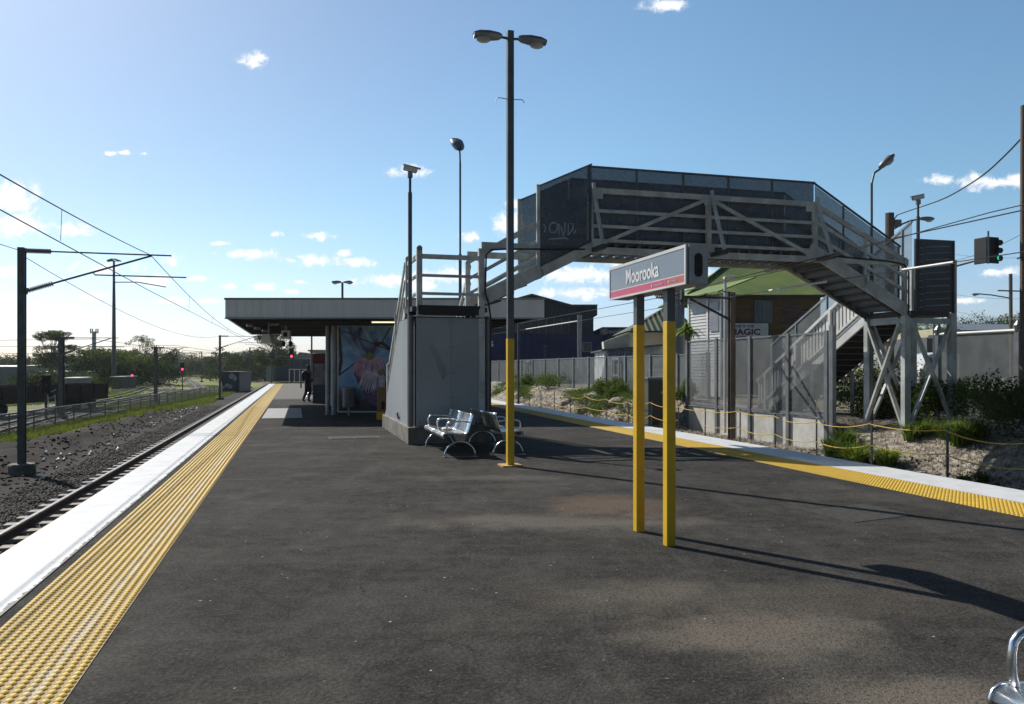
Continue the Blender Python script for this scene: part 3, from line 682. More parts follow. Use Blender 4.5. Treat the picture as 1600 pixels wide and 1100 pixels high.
# clad stair box
m = MB(); m.tb(2.46, 3.94, 16.44, 16.47, .38, 2.66); pt(m, 'front_panel', SHEET, .004)
m = MB(); m.tb(3.19, 3.21, 16.425, 16.44, .38, 2.66); pt(m, 'panel_seam', SHEET)
m = MB(); m.prism([PT(671, 541, 16.436), PT(677, 538, 16.436), PT(700, 580, 16.436), PT(693, 594, 16.436), PT(689, 588, 16.436)], -UT*.003); pt(m, 'scuff_mark', M('scuff', (.50, .50, .52), .6, trans=.72))
m = MB()
for s_ in (2.54, 3.16, 3.24, 3.86):
    for z in (.45, .98, 1.5, 2.05, 2.58): m.tube([W(s_, 16.428, z), W(s_, 16.444, z)], .012, 8)
pt(m, 'rivets', GALVD)
for s_ in (2.36, 4.02):
    m = MB(); m.tb(s_-.015, s_+.015, 16.95, 18.4, .34, 2.66); pt(m, 'side_panel', SHEET)
    m = MB(); m.prism([W(s_-.015, 18.41, .02), W(s_-.015, 18.41, 2.64), W(s_-.015, 21.0, .78), W(s_-.015, 21.1, .02)], VS*.03); pt(m, 'side_panel', SHEET)
    m = MB(); m.tube([W(s_, 16.6, .36), W(s_, 16.6, 2.72)], .05, 10); pt(m, 'corner_pipe', MIDG)
m = MB(); m.tb(2.36, 4.02, 16.42, TB, 2.66, 2.68); m.tb(2.45, 3.95, 16.6, 17.0, .36, 2.6); pt(m, 'inner_frame', BLACK)
m = MB(); m.tb(2.5, 3.82, 16.44, 16.5, 2.72, 2.9); m.tb(2.5, 3.82, 16.40, 16.52, 2.86, 2.92); pt(m, 'landing_edge', BLACK)
m = MB(); m.tb(2.38, 4.0, 16.5, TB, 2.8, 2.9); pt(m, 'landing', DARK)
m = MB(); m.tb(2.42, 2.50, 17.2, 17.9, 2.68, 2.9); m.hexa(W(2.40, 17.0, 2.79), VS*.04, UT*.1, ZZ*.1); pt(m, 'bracket', DARK)
m = MB(); m.tube([W(2.33, 18.3, .42), W(2.30, 18.3, .52), W(2.30, 18.28, .58)], .022, 8); pt(m, 'tap', MIDG)
def newel(s, t, z0, z1, w_=.1, name='newel_post'):
    m = MB(); m.tb(s-w_/2, s+w_/2, t-w_/2, t+w_/2, z0, z1-.03); m.tube([W(s-.0, t-w_/2, z1-w_*.45), W(s, t+w_/2, z1-w_*.45)], w_/2, 14); return pt(m, name)
newel(2.53, 16.5, 2.66, 4.17, .115); newel(2.47, 17.85, 2.6, 4.12); newel(3.86, 17.85, 2.6, 4.08, .11)
newel(2.40, 20.95, .2, 1.72); newel(3.95, 20.95, .2, 1.72); newel(2.40, 19.4, 1.5, 2.95, .06); newel(3.95, 19.4, 1.5, 2.95, .06)
m = MB(); m.tb(3.80, 3.93, TF-.03, TF+.08, .36, 4.16); pt(m, 'corner_post', PAINT)
for z, h in ((3.95, .1), (3.55, .06), (3.17, .06)):
    m = MB(); m.bar(W(2.56, 16.48, z), W(3.84, 16.48, z), .045, h); pt(m, 'rail')
    m = MB(); m.bar(W(2.5, 16.55, z), W(2.47, 17.82, z), .045, h); pt(m, 'rail')
    for s_ in (2.42, 3.93):
        m = MB(); m.bar(W(s_, 17.9, z+.02), W(s_, 21.0, z-2.3), .045, h*.8); pt(m, 'rail')
for s_ in (2.39, 3.97):
    m = MB(); m.bar(W(s_, 17.6, 2.86), W(s_, 21.75, -.06+.05), .05, .24); pt(m, 'stringer')
for i in range(15):
    z = 2.9-2.9*(i+1)/16; t = 17.9+3.9*(i+.5)/16
    m = MB(); m.tb(2.43, 3.93, t-.14, t+.12, z-.035, z); pt(m, 'tread', DARK)
# left flight up to the span
def zl(s): return 2.97+.5*(s-3.95)            # lower edge of stringer
for t in (TF, TB-.03):
    m = MB(); m.bar(W(3.9, t, 3.09), W(6.38, t, 4.33), .06, .29); pt(m, 'stringer')
    for dz in (0, -.40, -.75):
        m = MB(); m.bar(W(3.9, t+.03, 4.07+dz), W(5.18, t+.03, 4.80+dz), .05, .11 if dz == 0 else .07); pt(m, 'rail')
for i in range(8):
    s_ = 4.05+2.3*(i+.5)/8; z = 2.9+1.5*(i+1)/8.5
    m = MB(); m.tb(s_-.15, s_+.13, TF+.06, TB-.08, z-.035, z); pt(m, 'tread', DARK)
for t, nm in ((16.41, 'front'), (17.93, 'back')):
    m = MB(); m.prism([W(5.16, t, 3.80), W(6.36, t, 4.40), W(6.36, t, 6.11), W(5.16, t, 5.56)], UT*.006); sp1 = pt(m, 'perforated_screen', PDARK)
    m = MB(); m.tb(5.09, 5.16, t-.01, t+.05, 3.72, 5.60); pt(m, 'screen_post', PAINT, 0, sp1)
    m = MB(); m.bar(W(5.12, t+.01, 5.56), W(6.37, t+.01, 6.13), .03, .035); pt(m, 'screen_cap', GALVD, 0, sp1)
# graffiti tag, scratched pale paint on the screen
m = MB(); tg = 16.405
def stroke(pl): m.tube([PT(780+x*.1454, 280+y*.1454, tg) for x, y in pl], .011, 4)
stroke([(475, 480), (500, 520), (480, 570), (500, 560)]); stroke([(590, 465), (545, 490), (535, 540), (560, 575), (600, 570), (625, 530), (625, 485), (590, 465), (560, 470)])
stroke([(640, 590), (640, 480), (665, 520), (690, 610), (705, 560), (706, 465)]); stroke([(740, 600), (742, 480), (790, 480), (795, 530), (745, 600)]); stroke([(800, 590), (825, 540)]); stroke([(530, 643), (620, 640), (700, 628), (740, 645)])
pt(m, 'graffiti', M('graffiti', (.72, .74, .78), .7, trans=.25), 0, sp1)
# span
S0, S1 = 6.35, 12.12
for t in (TF, TB):
    m = MB(); m.tb(3.86, 14.85, t-.04, t+.05, 4.16, 4.30); pt(m, 'bottom_chord')
    m = MB(); m.tb(S0-.1, S1+.1, t-.03, t+.03, 5.50, 5.62); pt(m, 'top_chord')
    for z in (5.11, 4.77, 4.45):
        m = MB(); m.tb(S0, S1, t-.02, t+.02, z-.035, z+.035); pt(m, 'rail')
    for s_ in (S0, 9.28, S1+.03):
        m = MB(); m.tb(s_-.06, s_+.06, t-.035, t+.035, 4.30, 5.52); pt(m, 'truss_post')
    m = MB(); m.bar(W(6.5, t-.02, 4.33), W(9.2, t-.02, 5.50), .05, .08); pt(m, 'diagonal'); m = MB(); m.bar(W(9.36, t-.022, 5.50), W(12.0, t-.022, 4.33), .05, .08); pt(m, 'diagonal')
for s_ in (6.42, 9.36, 12.2):
    for sg, t in ((-1, TF), (1, TB)):
        m = MB(); m.tube([W(s_, t+sg*.02, 5.72), W(s_, t+sg*.06, 5.5), W(s_, t+sg*.60, 4.22)], .045, 8); pt(m, 'outrigger')
        m = MB(); m.tb(s_-.05, s_+.05, t+sg*.05, t+sg*.66, 4.17, 4.27); pt(m, 'crossbeam_end', DARK)
for i in range(21):
    s_ = S0+.05+i*.285; m = MB(); m.tb(s_-.035, s_+.035, TF+.05, TB-.05, 4.24, 4.385); pt(m, 'joist', GALVD)
m = MB(); m.tb(S0-.05, S1+.1, TF+.03, TB-.03, 4.385, 4.43); pt(m, 'deck', DARK)
for t in (TF+.12, TB-.12):
    nseg = 5; L = (S1+.1-S0)/nseg
    for i in range(nseg):
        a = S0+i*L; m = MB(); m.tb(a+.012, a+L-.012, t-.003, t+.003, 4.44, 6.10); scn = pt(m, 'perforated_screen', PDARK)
        m = MB(); m.tb(a-.02, a+.02, t-.02, t+.02, 4.43, 6.12); pt(m, 'screen_post', GALVD, 0, scn)
    m = MB(); m.tb(S0, S1+.12, t-.02, t+.02, 6.10, 6.14); pt(m, 'screen_cap', GALVD)
for s_ in (6.5, 9.28, 12.0):
    for t, sg in ((TF, -1), (TB, 1)):
        for z in (4.36, 5.46):
            m = MB(); m.tb(s_-.13, s_+.13, t+sg*.045, t+sg*.053, z-.09, z+.09)
            for a, b in ((-.09, -.05), (.09, -.05), (-.09, .05), (.09, .05), (0, 0)): m.tube([W(s_+a, t+sg*.05, z+b), W(s_+a, t+sg*.066, z+b)], .013, 6)
            pt(m, 'gusset_plate', PAINT)
# right flight down to the tower
for t in (TF, TB-.03):
    m = MB(); m.bar(W(12.0, t, 4.49), W(14.85, t, 3.03), .06, .30); pt(m, 'stringer')
    for dz in (0, -.40, -.75):
        m = MB(); m.bar(W(12.15, t, 5.55+dz), W(14.85, t, 4.26+dz), .05, .12 if dz == 0 else .075); pt(m, 'rail')
    m = MB(); m.tb(13.55, 13.63, t-.03, t+.03, 3.65, 4.8); pt(m, 'truss_post')
for t in (TF+.12, TB-.12):
    for i in range(3):
        a = 12.24+i*.82; b = a+.80; za = lambda s: 6.12-.575*(s-12.12)
        m = MB(); m.prism([W(a, t, za(a)-1.75), W(b, t, za(b)-1.75), W(b, t, za(b)), W(a, t, za(a))], UT*.006); scn = pt(m, 'perforated_screen', PMID)
        m = MB(); m.tb(b, b+.03, t-.02, t+.02, za(b)-1.8, za(b)+.02); pt(m, 'screen_post', GALVD, 0, scn)
    m = MB(); m.bar(W(12.2, t, 6.12), W(14.75, t, 4.66), .04, .04); pt(m, 'screen_cap', GALVD)
for i in range(9):
    s_ = 12.25+2.6*(i+.5)/9; z = 4.40-1.36*(i+1)/9.5
    m = MB(); m.tb(s_-.16, s_+.15, TF+.05, TB-.08, z-.04, z); pt(m, 'tread', GALVD)
    m = MB(); m.tb(s_-.16, s_-.14, TF+.05, TB-.08, z, z+.13); pt(m, 'riser', MIDG)
# tower
TS0, TS1 = 14.8, 16.22
for (s_, t, z1) in ((TS0, TF, 4.36), (TS1, TF, 4.36), (TS0, TB-.1, 4.3), (TS1, TB-.1, 4.3)):
    m = MB(); m.tb(s_-.09, s_+.09, t-.07, t+.07, -.5, 3.0 if (s_ == TS0) else z1); pt(m, 'tower_leg')
m = MB(); m.tb(TS0-.08, TS0-.01, TF-.06, TF+.05, 3.0, 4.36); pt(m, 'corner_post')
m = MB(); m.tb(TS0-.09, TS1+.09, TF, TB-.05, 2.92, 3.04); pt(m, 'landing', DARK)
m = MB(); m.tb(TS0+.1, TS1-.1, TF-.05, TF+.02, 2.72, 2.86); m.tb(TS0-.03, TS0+.04, TF+.1, TB-.2, 2.72, 2.9); pt(m, 'crossbeam')
for a, b in ((2.72, .15), (.15, 2.72)):
    m = MB(); m.bar(W(TS0+.08, TF-.04-(a > b)*.09, a), W(TS1-.08, TF-.04-(a > b)*.09, b), .06, .11, UT); pt(m, 'brace')
    m = MB(); m.bar(W(TS0-.04-(a > b)*.09, TF+.06, a), W(TS0-.04-(a > b)*.09, TB-.16, b), .06, .11, VS); pt(m, 'brace')
    m = MB(); m.bar(W(TS0+.08, TB-.1-(a > b)*.09, a), W(TS1-.08, TB-.1-(a > b)*.09, b), .06, .09, UT); pt(m, 'brace')
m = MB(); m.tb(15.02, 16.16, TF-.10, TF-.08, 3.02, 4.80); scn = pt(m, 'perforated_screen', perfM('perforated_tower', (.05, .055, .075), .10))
m = MB()
for i in range(10): m.tb(15.12+.0*i, 15.24, TF-.115, TF-.10, 3.12+i*.165, 3.14+i*.165); m.prism([W(15.30, TF-.115, 3.15+i*.165), W(16.05, TF-.115, 3.19+i*.165+.01*(i % 3)), W(16.05, TF-.115, 3.225+i*.165), W(15.30, TF-.115, 3.17+i*.165)], UT*.01)
pt(m, 'louvre', M('louvre', (.32, .34, .38), .5, trans=.25), 0, scn)
m = MB(); m.tb(14.98, 16.2, TF-.12, TF-.07, 4.80, 4.84); m.tb(14.98, 15.02, TF-.12, TF-.07, 3.0, 4.8); m.tb(16.16, 16.2, TF-.12, TF-.07, 3.0, 4.8); pt(m, 'screen_frame', GALVD, 0, scn)
m = MB(); m.tb(TS1, TS1+.006, TF, TB, 3.04, 4.0); pt(m, 'perforated_screen', PLITE)
# street stair, with sunlit ribbed balustrade
def zs_(t): return 3.05-.57*(t-17.85)
for s_ in (TS0, TS1):
    m = MB(); m.bar(W(s_, 17.8, 2.98), W(s_, 22.9, .10), .06, .26); pt(m, 'stringer', WHT)
m = MB(); m.bar(W(TS0-.03, 17.85, zs_(17.85)+1.05), W(TS0-.03, 23.0, zs_(23.0)+1.05), .06, .09); m.bar(W(TS0-.05, 17.85, zs_(17.85)+.16), W(TS0-.05, 23.0, zs_(23.0)+.16), .05, .06); pt(m, 'handrail', WHT)
m = MB()
for i in range(34):
    t = 17.95+i*.15
    m.prism([W(TS0, t, zs_(t)+.14), W(TS0, t+.10, zs_(t+.10)+.14), W(TS0, t+.10, zs_(t+.10)+1.0), W(TS0, t, zs_(t)+1.0)], VS*.02)
    pass
pt(m, 'ribbed_balustrade', WHT)
m = MB(); m.prism([W(TS0+.03, 17.9, zs_(17.9)+.14), W(TS0+.03, 22.95, zs_(22.95)+.14), W(TS0+.03, 22.95, zs_(22.95)+1.0), W(TS0+.03, 17.9, zs_(17.9)+1.0)], VS*.006); pt(m, 'gap_shade_sheet', GALVD)  # added sheet: the shade of the rib gaps is put into its dark colour
for t in (19.3, 20.9, 22.5):
    m = MB(); m.tb(TS0-.09, TS0-.03, t-.05, t+.05, zs_(t)-.2, zs_(t)+1.05); pt(m, 'baluster_post', WHT)
for t in (20.2, 22.0):
    m = MB(); m.tb(TS0-.04, TS0+.04, t-.04, t+.04, -.4, zs_(t)-.1); pt(m, 'stair_leg'); m = MB(); m.tb(TS1-.04, TS1+.04, t-.04, t+.04, -.1, zs_(t)-.1); pt(m, 'stair_leg')
m = MB(); m.prism([W(TS1+.03, 17.85, zs_(17.85)), W(TS1+.03, 24.4, .35), W(TS1+.03, 24.4, 2.35), W(TS1+.03, 17.85, 5.55)], VS*.006); pt(m, 'perforated_screen', PLITE)
m = MB(); m.bar(W(TS1+.03, 17.85, 5.6), W(TS1+.03, 24.45, 2.40), .05, .06); 
for t in (18.2, 19.8, 21.4, 23.0, 24.4): m.tb(TS1+.0, TS1+.06, t-.025, t+.025, max(.1, zs_(t)), 5.6-.485*(t-17.85))
pt(m, 'screen_frame', GALV)
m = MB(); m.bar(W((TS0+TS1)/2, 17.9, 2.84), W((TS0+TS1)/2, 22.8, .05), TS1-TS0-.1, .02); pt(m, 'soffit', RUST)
for i in range(16):
    z = 3.04-2.85*(i+1)/17; t = 17.85+5.0*(i+.5)/17
    m = MB(); m.tb(TS0+.04, TS1-.03, t-.16, t+.14, z-.04, z); pt(m, 'tread', GALVD)
# conduits
m = MB(); m.tube([W(6.2, TF-.06, 4.23), W(4.4, TF-.06, 4.16), W(4.06, TF-.07, 4.13), W(3.95, TF-.07, 4.02), W(3.93, TF-.07, 3.2), W(4.0, TF-.07, 3.0), W(4.05, TF-.05, 2.7), W(4.05, TF-.03, .4)], .02, 6); pt(m, 'conduit', BLACK)
m = MB(); m.tube([W(12.4, TF-.06, 4.33), W(14.3, TF-.06, 4.25), W(14.68, TF-.09, 4.18), W(14.8, TF-.1, 4.0), W(14.8, TF-.1, 2.95), W(14.9, TF-.12, 2.85)], .02, 6); pt(m, 'conduit', BLACK)
m = MB(); m.tube([PT(845, 420, 16.40), PT(849, 428, 16.38), PT(846, 434, 16.40), PT(838, 437, 16.43)], .008, 5); pt(m, 'conduit', BLACK)

# ------------------------------------------------------------------ lamps and camera poles
def luminaire(parent, p, d_, L=.45, w_=.2, tilt=.08, name='lamp_head'):
    """cobra head: body + lens, starting at p going along d_"""
    p = Vector(p); d_ = Vector(d_).normalized(); x = d_.cross(ZZ).normalized(); up = (ZZ*math.cos(tilt)+d_*0).normalized(); d2 = (d_+ZZ*tilt).normalized(); u2 = x.cross(d2)*1.0
    prof = [(0, .35, .05, -.02), (.12, .7, .07, -.05), (.45, 1, .085, -.07), (.8, 1, .075, -.06), (1, .75, .04, -.045)]
    vs = []; 
    for f_, wf, hu, hl in prof:
        c = p+d2*L*f_
        for a in range(10):
            an = 2*math.pi*a/10; q = math.cos(an); z = math.sin(an); vs.append(c+x*w_/2*wf*q+u2*(hu*z if z > 0 else -hl*z)*L/.45)
    fs = [(i*10+j, i*10+(j+1) % 10, (i+1)*10+(j+1) % 10, (i+1)*10+j) for i in range(4) for j in range(10)]+[tuple(range(10)), tuple(40+j for j in range(10))[::-1]]
    m = MB(); m.add(vs, fs); h = m.build(name, GALV, parent, smooth=True)
    m = MB(); m.blob(p+d2*L*.66-u2*.055*L/.45, (L*.27, L*.2, .06*L/.45), 10); 
    # orient the bowl lens along the head
    c = p+d2*L*.66-u2*.055*L/.45
    m.v = [tuple(c+d2*(Vector(v)-c).x+x*(Vector(v)-c).y+u2*(Vector(v)-c).z) for v in m.v]
    m.build('lens', LENS, h, smooth=True)
lp = root('platform_lamp', 'tall square lamp post with two lamp heads, its lower part painted yellow, beside the benches', 'lamp post', (-.03, 12.88, 0))
def tbx(mb, c, w_, z0, z1): mb.hexa(Vector((c[0], c[1], (z0+z1)/2)), VS*w_/2, UT*w_/2, ZZ*(z1-z0)/2)
b = (-.03, 12.88)
m = MB(); tbx(m, b, .112, .02, 2.08); m.build('lower_post', YPOST, lp, bevel=.006)
m = MB(); tbx(m, b, .104, 2.08, 7.10); m.build('upper_post', GALVD, lp, bevel=.005)
m = MB(); m.hexa((b[0], b[1], .012), VS*.17, UT*.17, ZZ*.012); m.build('base_plate', YPLATE, lp)
for sg in (-1, 1):
    m = MB(); m.tube([Vector((*b, 6.98))+VS*sg*.05, Vector((*b, 6.99))+VS*sg*.16], .022, 8); m.build('arm', GALVD, lp)
    luminaire(lp, Vector((*b, 6.99))+VS*sg*.14, VS*sg, .47, .22, -.02)
    m = MB(); q = Vector((*b, 5.99)); m.tube([q+VS*sg*.05, q+VS*sg*.21+ZZ*.01, q+VS*sg*.24-ZZ*.04], .007, 5); m.build('hook', GALVD, lp)
def cctv_pole(label, p, z0, z1, cdir, r=.045):
    p = Vector(p); r_ = root('camera_pole', label, 'camera pole', (p.x, p.y, z0))
    m = MB(); m.tube([(p.x, p.y, z0), (p.x, p.y, z1-.5)], r, 10); m.tube([(p.x, p.y, z1-.5), (p.x, p.y, z1-.06)], r*.65, 10); m.build('pole', GALVD, r_)
    d_ = Vector(cdir).normalized(); c = Vector((p.x, p.y, z1)); x = d_.cross(ZZ).normalized(); d2 = (d_-ZZ*.2).normalized(); u2 = x.cross(d2)
    m = MB(); m.hexa(c-ZZ*.12, x*.05, d_*.05, ZZ*.06); m.build('bracket', GALV, r_)
    m = MB(); m.hexa(c, x*.055, d2*.15, u2*.05); h = m.build('camera_housing', WHT, r_, bevel=.015)
    m = MB(); m.hexa(c+u2*.062+d2*.03, x*.065, d2*.19, u2*.006); m.build('sun_shield', WHT, h)
    m = MB(); m.tube([c+d2*.15, c+d2*.158], .035, 10); m.build('lens', BLACK, h)
cctv_pole('slim pole with a white security camera, fixed to the landing of the stair box', W(2.40, 16.95), 2.7, 5.88, (1, .25, 0))
cctv_pole('pole with a white security camera standing on the braced tower at the right', W(15.95, 17.3), 3.1, 6.12, (-1, .1, 0))
def street_lamp(label, p, ztop, hd, L, arm=.5, r=.045, group=None, tilt=.25, w_=.22):
    p = Vector(p); r_ = root('street_lamp', label, 'street lamp', p, group); d_ = Vector(hd).normalized()
    H = ztop-p.z; a = p+ZZ*(H-.5)
    m = MB(); m.tube([p, p+ZZ*H*.6], r, 8); m.tube([p+ZZ*H*.6, a], r*.65, 8); m.build('pole', GALVD, r_)
    m = MB(); m.tube([a, a+ZZ*.28+d_*arm*.15, a+ZZ*.42+d_*arm*.55], r*.6, 6); m.build('arm', GALVD, r_)
    luminaire(r_, a+ZZ*.42+d_*arm*.5, d_, L, w_, tilt); return r_
street_lamp('slim street lamp with an upturned head rising behind the stair box landing', P(719, 648, 25.5), CAMZ+345/F*25.5, (-.35, .9, 0), .62, .12, .05, tilt=1.1, w_=.46)
street_lamp('street lamp with large tilted head rising behind the right flight of the footbridge', (21*562/F, 21, .2), 1.6+318/F*21, (.95, .3, 0), .55, .55, .05, tilt=.95, w_=.26)
dl = root('street_lamp', 'small twin headed street lamp poking above the station roof', 'street lamp', P(535, 600, 62))
c = P(535, 441, 62); m = MB(); m.tube([P(535, 600, 62), c], .09, 8); m.build('pole', GALVD, dl)
for sg in (-1, 1): luminaire(dl, c+Vector((sg*.1, 0, 0)), (sg, 0, 0), .72, .3, .02)

# ------------------------------------------------------------------ station name sign
sg_ = root('station_sign', 'double sided station name board reading Moorooka on two yellow posts', 'station sign', W(3.26, 6.8, 0))
for t in (6.47, 7.12):
    m = MB(); m.tb(3.212, 3.298, t-.043, t+.043, 0, 2.02); q = m.build('post', YPOST, sg_, bevel=.005)
    m = MB(); m.tb(3.215, 3.295, t-.040, t+.040, 2.02, 2.31); m.build('post_top', GALVD, q)
m = MB(); m.tb(3.17, 3.37, 5.985, 7.63, 2.305, 2.635); m.build('box', GALV, sg_, bevel=.008)
SF = 3.16
m = MB(); m.tb(3.155, 3.17, 5.975, 7.64, 2.61, 2.637); m.tb(3.155, 3.17, 5.975, 7.64, 2.303, 2.322); m.tb(3.155, 3.17, 5.975, 6.0, 2.322, 2.61); m.tb(3.155, 3.17, 7.615, 7.64, 2.322, 2.61)
m.build('frame', WHT, sg_)
fg = M('sign_grey', (.20, .225, .25), .12, 0, (.18, .205, .23), 2, spec=.7)
m = MB(); m.tb(3.160, 3.168, 6.0, 7.615, 2.393, 2.61); fc = m.build('name_face', fg, sg_)
m = MB(); m.tb(3.160, 3.168, 6.0, 7.615, 2.385, 2.393); m.build('white_line', WHT, sg_)
m = MB(); m.tb(3.160, 3.168, 6.335, 7.615, 2.322, 2.385); m.build('crimson_band', M('crimson', (.62, .045, .12), .25, 0, (.56, .05, .12), 3, spec=.5), sg_)
m = MB(); m.tb(3.160, 3.168, 6.0, 6.330, 2.322, 2.385); m.build('orange_band', M('orange_red', (.56, .07, .035), .15, 0, (.5, .07, .04), 3, spec=.7), sg_)
text('Moorooka', .195, M('lettering_white', (.85, .85, .85), .4), W(SF-.003, 7.215, 2.428), -UT, ZZ, sg_, depth=.002, bold=.0045, sx=.875)
wl = M('small_lettering', (.7, .62, .62), .4)
text('QueenslandRail', .030, wl, W(SF-.002, 6.60, 2.340), -UT, ZZ, sg_, depth=.002, sx=1.05)
text('translink', .036, wl, W(SF-.002, 6.27, 2.343), -UT, ZZ, sg_, depth=.002, sx=1.2)
m = MB(); m.tube([W(SF-.001, 6.63, 2.352), W(SF-.003, 6.63, 2.352)], .012, 10); m.tube([W(SF-.001, 6.295, 2.354), W(SF-.003, 6.295, 2.354)], .012, 10); m.build('emblem', wl, sg_)
m = MB(); m.tb(3.185, 3.36, 5.965, 5.983, 2.308, 2.632); m.build('end_cap', M('end_cap', (.42, .44, .46), .45, .2, (.3, .31, .33), 9), sg_)
m = MB(); m.tb(3.235, 3.305, 5.957, 5.964, 2.40, 2.53); m.tube([W(3.27, 5.957, 2.53), W(3.27, 5.964, 2.53)], .035, 14); m.tube([W(3.27, 5.957, 2.40), W(3.27, 5.964, 2.40)], .035, 14); m.build('end_opening', BLACK, sg_)

# ------------------------------------------------------------------ benches
def bench(label, c, ang, group):
    """local x: across (seat faces -x), y: along"""
    c = Vector(c); r = root('metal_bench', label, 'bench', c, group); L = 2.1
    lx = Vector((math.cos(ang), math.sin(ang), 0)); ly = Vector((-lx.y, lx.x, 0))
    T_ = lambda x, y, z: c+lx*x+ly*y+ZZ*z
    prof = [(-.285, .335), (-.305, .36), (-.31, .39), (-.295, .42), (-.26, .435), (-.15, .428), (0, .412), (.09, .408), (.13, .425), (.155, .47), (.19, .58), (.225, .70), (.24, .74), (.232, .765), (.215, .77)]
    prof = [tuple(v) for v in [Vector((a, 0, b)).to_tuple() for a, b in prof]]
    cc = catmull([Vector(p) for p in prof], .02)
    for (y0, y1) in ((-L/2, -.008), (.008, L/2)):
        m = MB(); vs = []; n = len(cc); rc = .07
        ys = [0, .25, .5, .75, 1]
        vs = [T_(p.x, y0+(y1-y0)*q, p.z) for q in ys for p in cc]
        m.add(vs, [(i*n+j, i*n+j+1, (i+1)*n+j+1, (i+1)*n+j) for i in range(len(ys)-1) for j in range(n-1)])
        st = m.build('seat_shell', CHROME, r, smooth=True); so = st.modifiers.new('s', 'SOLIDIFY'); so.thickness = .006; so.offset = 0
        m = MB()      # pressed ribs and rolled edges
        for yy_ in (y0+.008, y1-.008): m = MB(); m.tube([T_(p.x, yy_, p.z) for p in cc], .011, 6); m.build('rolled_edge', CHROME, st, smooth=True)
    for y in (-L/2+.02, L/2-.02):
        m = MB(); m.tube([T_(.28*math.cos(a), y, .02+.26*math.sin(a)) for a in np.linspace(0, math.pi, 17)], .0165, 8)
        lg = m.build('arch_leg', CHROME, r, smooth=True)
        m = MB(); m.prism([T_(-.05, y-.006, .27), T_(.07, y-.006, .27), T_(.10, y-.006, .32), T_(.13, y-.006, .43), T_(-.14, y-.006, .43), T_(-.09, y-.006, .34)], ly*.012); m.build('web_plate', GALV, lg)
        m = MB()
        for x in (-.28, .28): m.hexa(T_(x, y, .006), lx*.05, ly*.035, ZZ*.006)
        m.hexa(T_(0, y, .012), lx*.28, ly*.012, ZZ*.004)
        m.build('foot_plate', GALV, lg)
    for y in (-L/2+.03, 0, L/2-.03):
        m = MB(); m.tube(catmull([T_(-.22, y, .43), T_(-.235, y, .52), T_(-.225, y, .60), T_(-.17, y, .635), T_(-.08, y, .64), T_(.19, y, .625)], .03), .0165, 8); m.build('armrest', CHROME, r, smooth=True)
    return r
BG = 'polished steel arch-legged platform benches'
bn = bench('left of the two back to back polished benches beside the stair box', W(2.86, 14.9, 0), YAW, BG)
b2 = dup(bn, W(3.78, 15.0, 0), math.pi, 'right of the two back to back benches, half behind the yellow lamp post')
b3 = dup(bn, W(2.76, 1.27, 0), 0, 'close polished bench cut off at the bottom right corner of the photo')
b4 = dup(bn, (-8.85, 38.0, 0), math.pi*.5, 'dark bench seen under the station canopy behind the person with a backpack')
m = MB(); m.blob(W(2.78, 14.75, .455), (.10, .13, .025), 8, .18); m.blob(W(2.82, 14.93, .452), (.09, .08, .02), 8, .2); o = m.build('crumpled_paper', WHT); base(o, 'crumpled white paper lying on the seat of the left polished bench', 'paper')

# ------------------------------------------------------------------ station building
ROOFZ0, ROOFZ1 = 3.14, 3.76
st = root('station_building', 'flat roofed station building with deep ribbed grey fascia and shaded open canopy', 'station building', (-4, 24.4, 0))
xa, xb = -8.87, .97
def roofx(y): return (xa+(y-24.4)*(-3.2/12.1), xb+(y-24.4)*(-3.2/12.1))
m = MB(); x0, x1 = roofx(36.5)
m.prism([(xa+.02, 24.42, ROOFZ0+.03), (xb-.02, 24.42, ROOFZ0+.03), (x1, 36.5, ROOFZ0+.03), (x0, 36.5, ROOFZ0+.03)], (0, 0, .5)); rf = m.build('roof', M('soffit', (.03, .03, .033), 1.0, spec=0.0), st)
FASC = M('fascia_sheet', (.80, .82, .83), .45, .0, (.70, .73, .74), 1.4, .05, 20, stretch=(3, 3, .5))
m = MB(); m.wb(xa, xb, 24.39, 24.42, ROOFZ0, ROOFZ1); x = xa+.06
while x < xb-.05: m.wb(x, x+.035, 24.365, 24.39, ROOFZ0+.02, ROOFZ1-.06); x += .252
m.build('fascia', FASC, rf)
m = MB(); m.wb(xa-.02, xb+.02, 24.345, 24.45, ROOFZ1-.05, ROOFZ1+.01); m.build('capping', GALV, rf); m = MB(); m.wb(xa-.01, xb+.01, 24.355, 24.44, ROOFZ0-.02, ROOFZ0+.02); m.build('drip_edge', GALV, rf)
for (a, b_) in ((xa, x0), (xb, x1)):
    m = MB(); m.prism([(a, 24.42, ROOFZ0), (b_, 36.5, ROOFZ0), (b_, 36.5, ROOFZ1), (a, 24.42, ROOFZ1)], (.03, 0, 0)); m.build('fascia', FASC, rf)
m = MB(); m.prism([(x0, 36.5, ROOFZ0), (x1, 36.5, ROOFZ0), (x1, 36.5, ROOFZ1), (x0, 36.5, ROOFZ1)], (0, .03, 0)); m.build('fascia', FASC, rf)
m = MB()
for y in (26.5, 29.5, 32.5, 35.5):
    a, b_ = roofx(y); m.wb(a+1.6, b_-.3, y-.06, y+.06, ROOFZ0-.12, ROOFZ0+.03)
m.build('roof_beam', DARK, rf)
m = MB(); m.prism([(-6.02, 27.03, 0), (-1.0, 27.03, 0), (-3.2, 35.5, 0), (-8.2, 35.5, 0)], (0, 0, ROOFZ0)); m.build('wall', M('station_wall', (.10, .12, .16), .7, 0, (.07, .085, .12), 1), st)
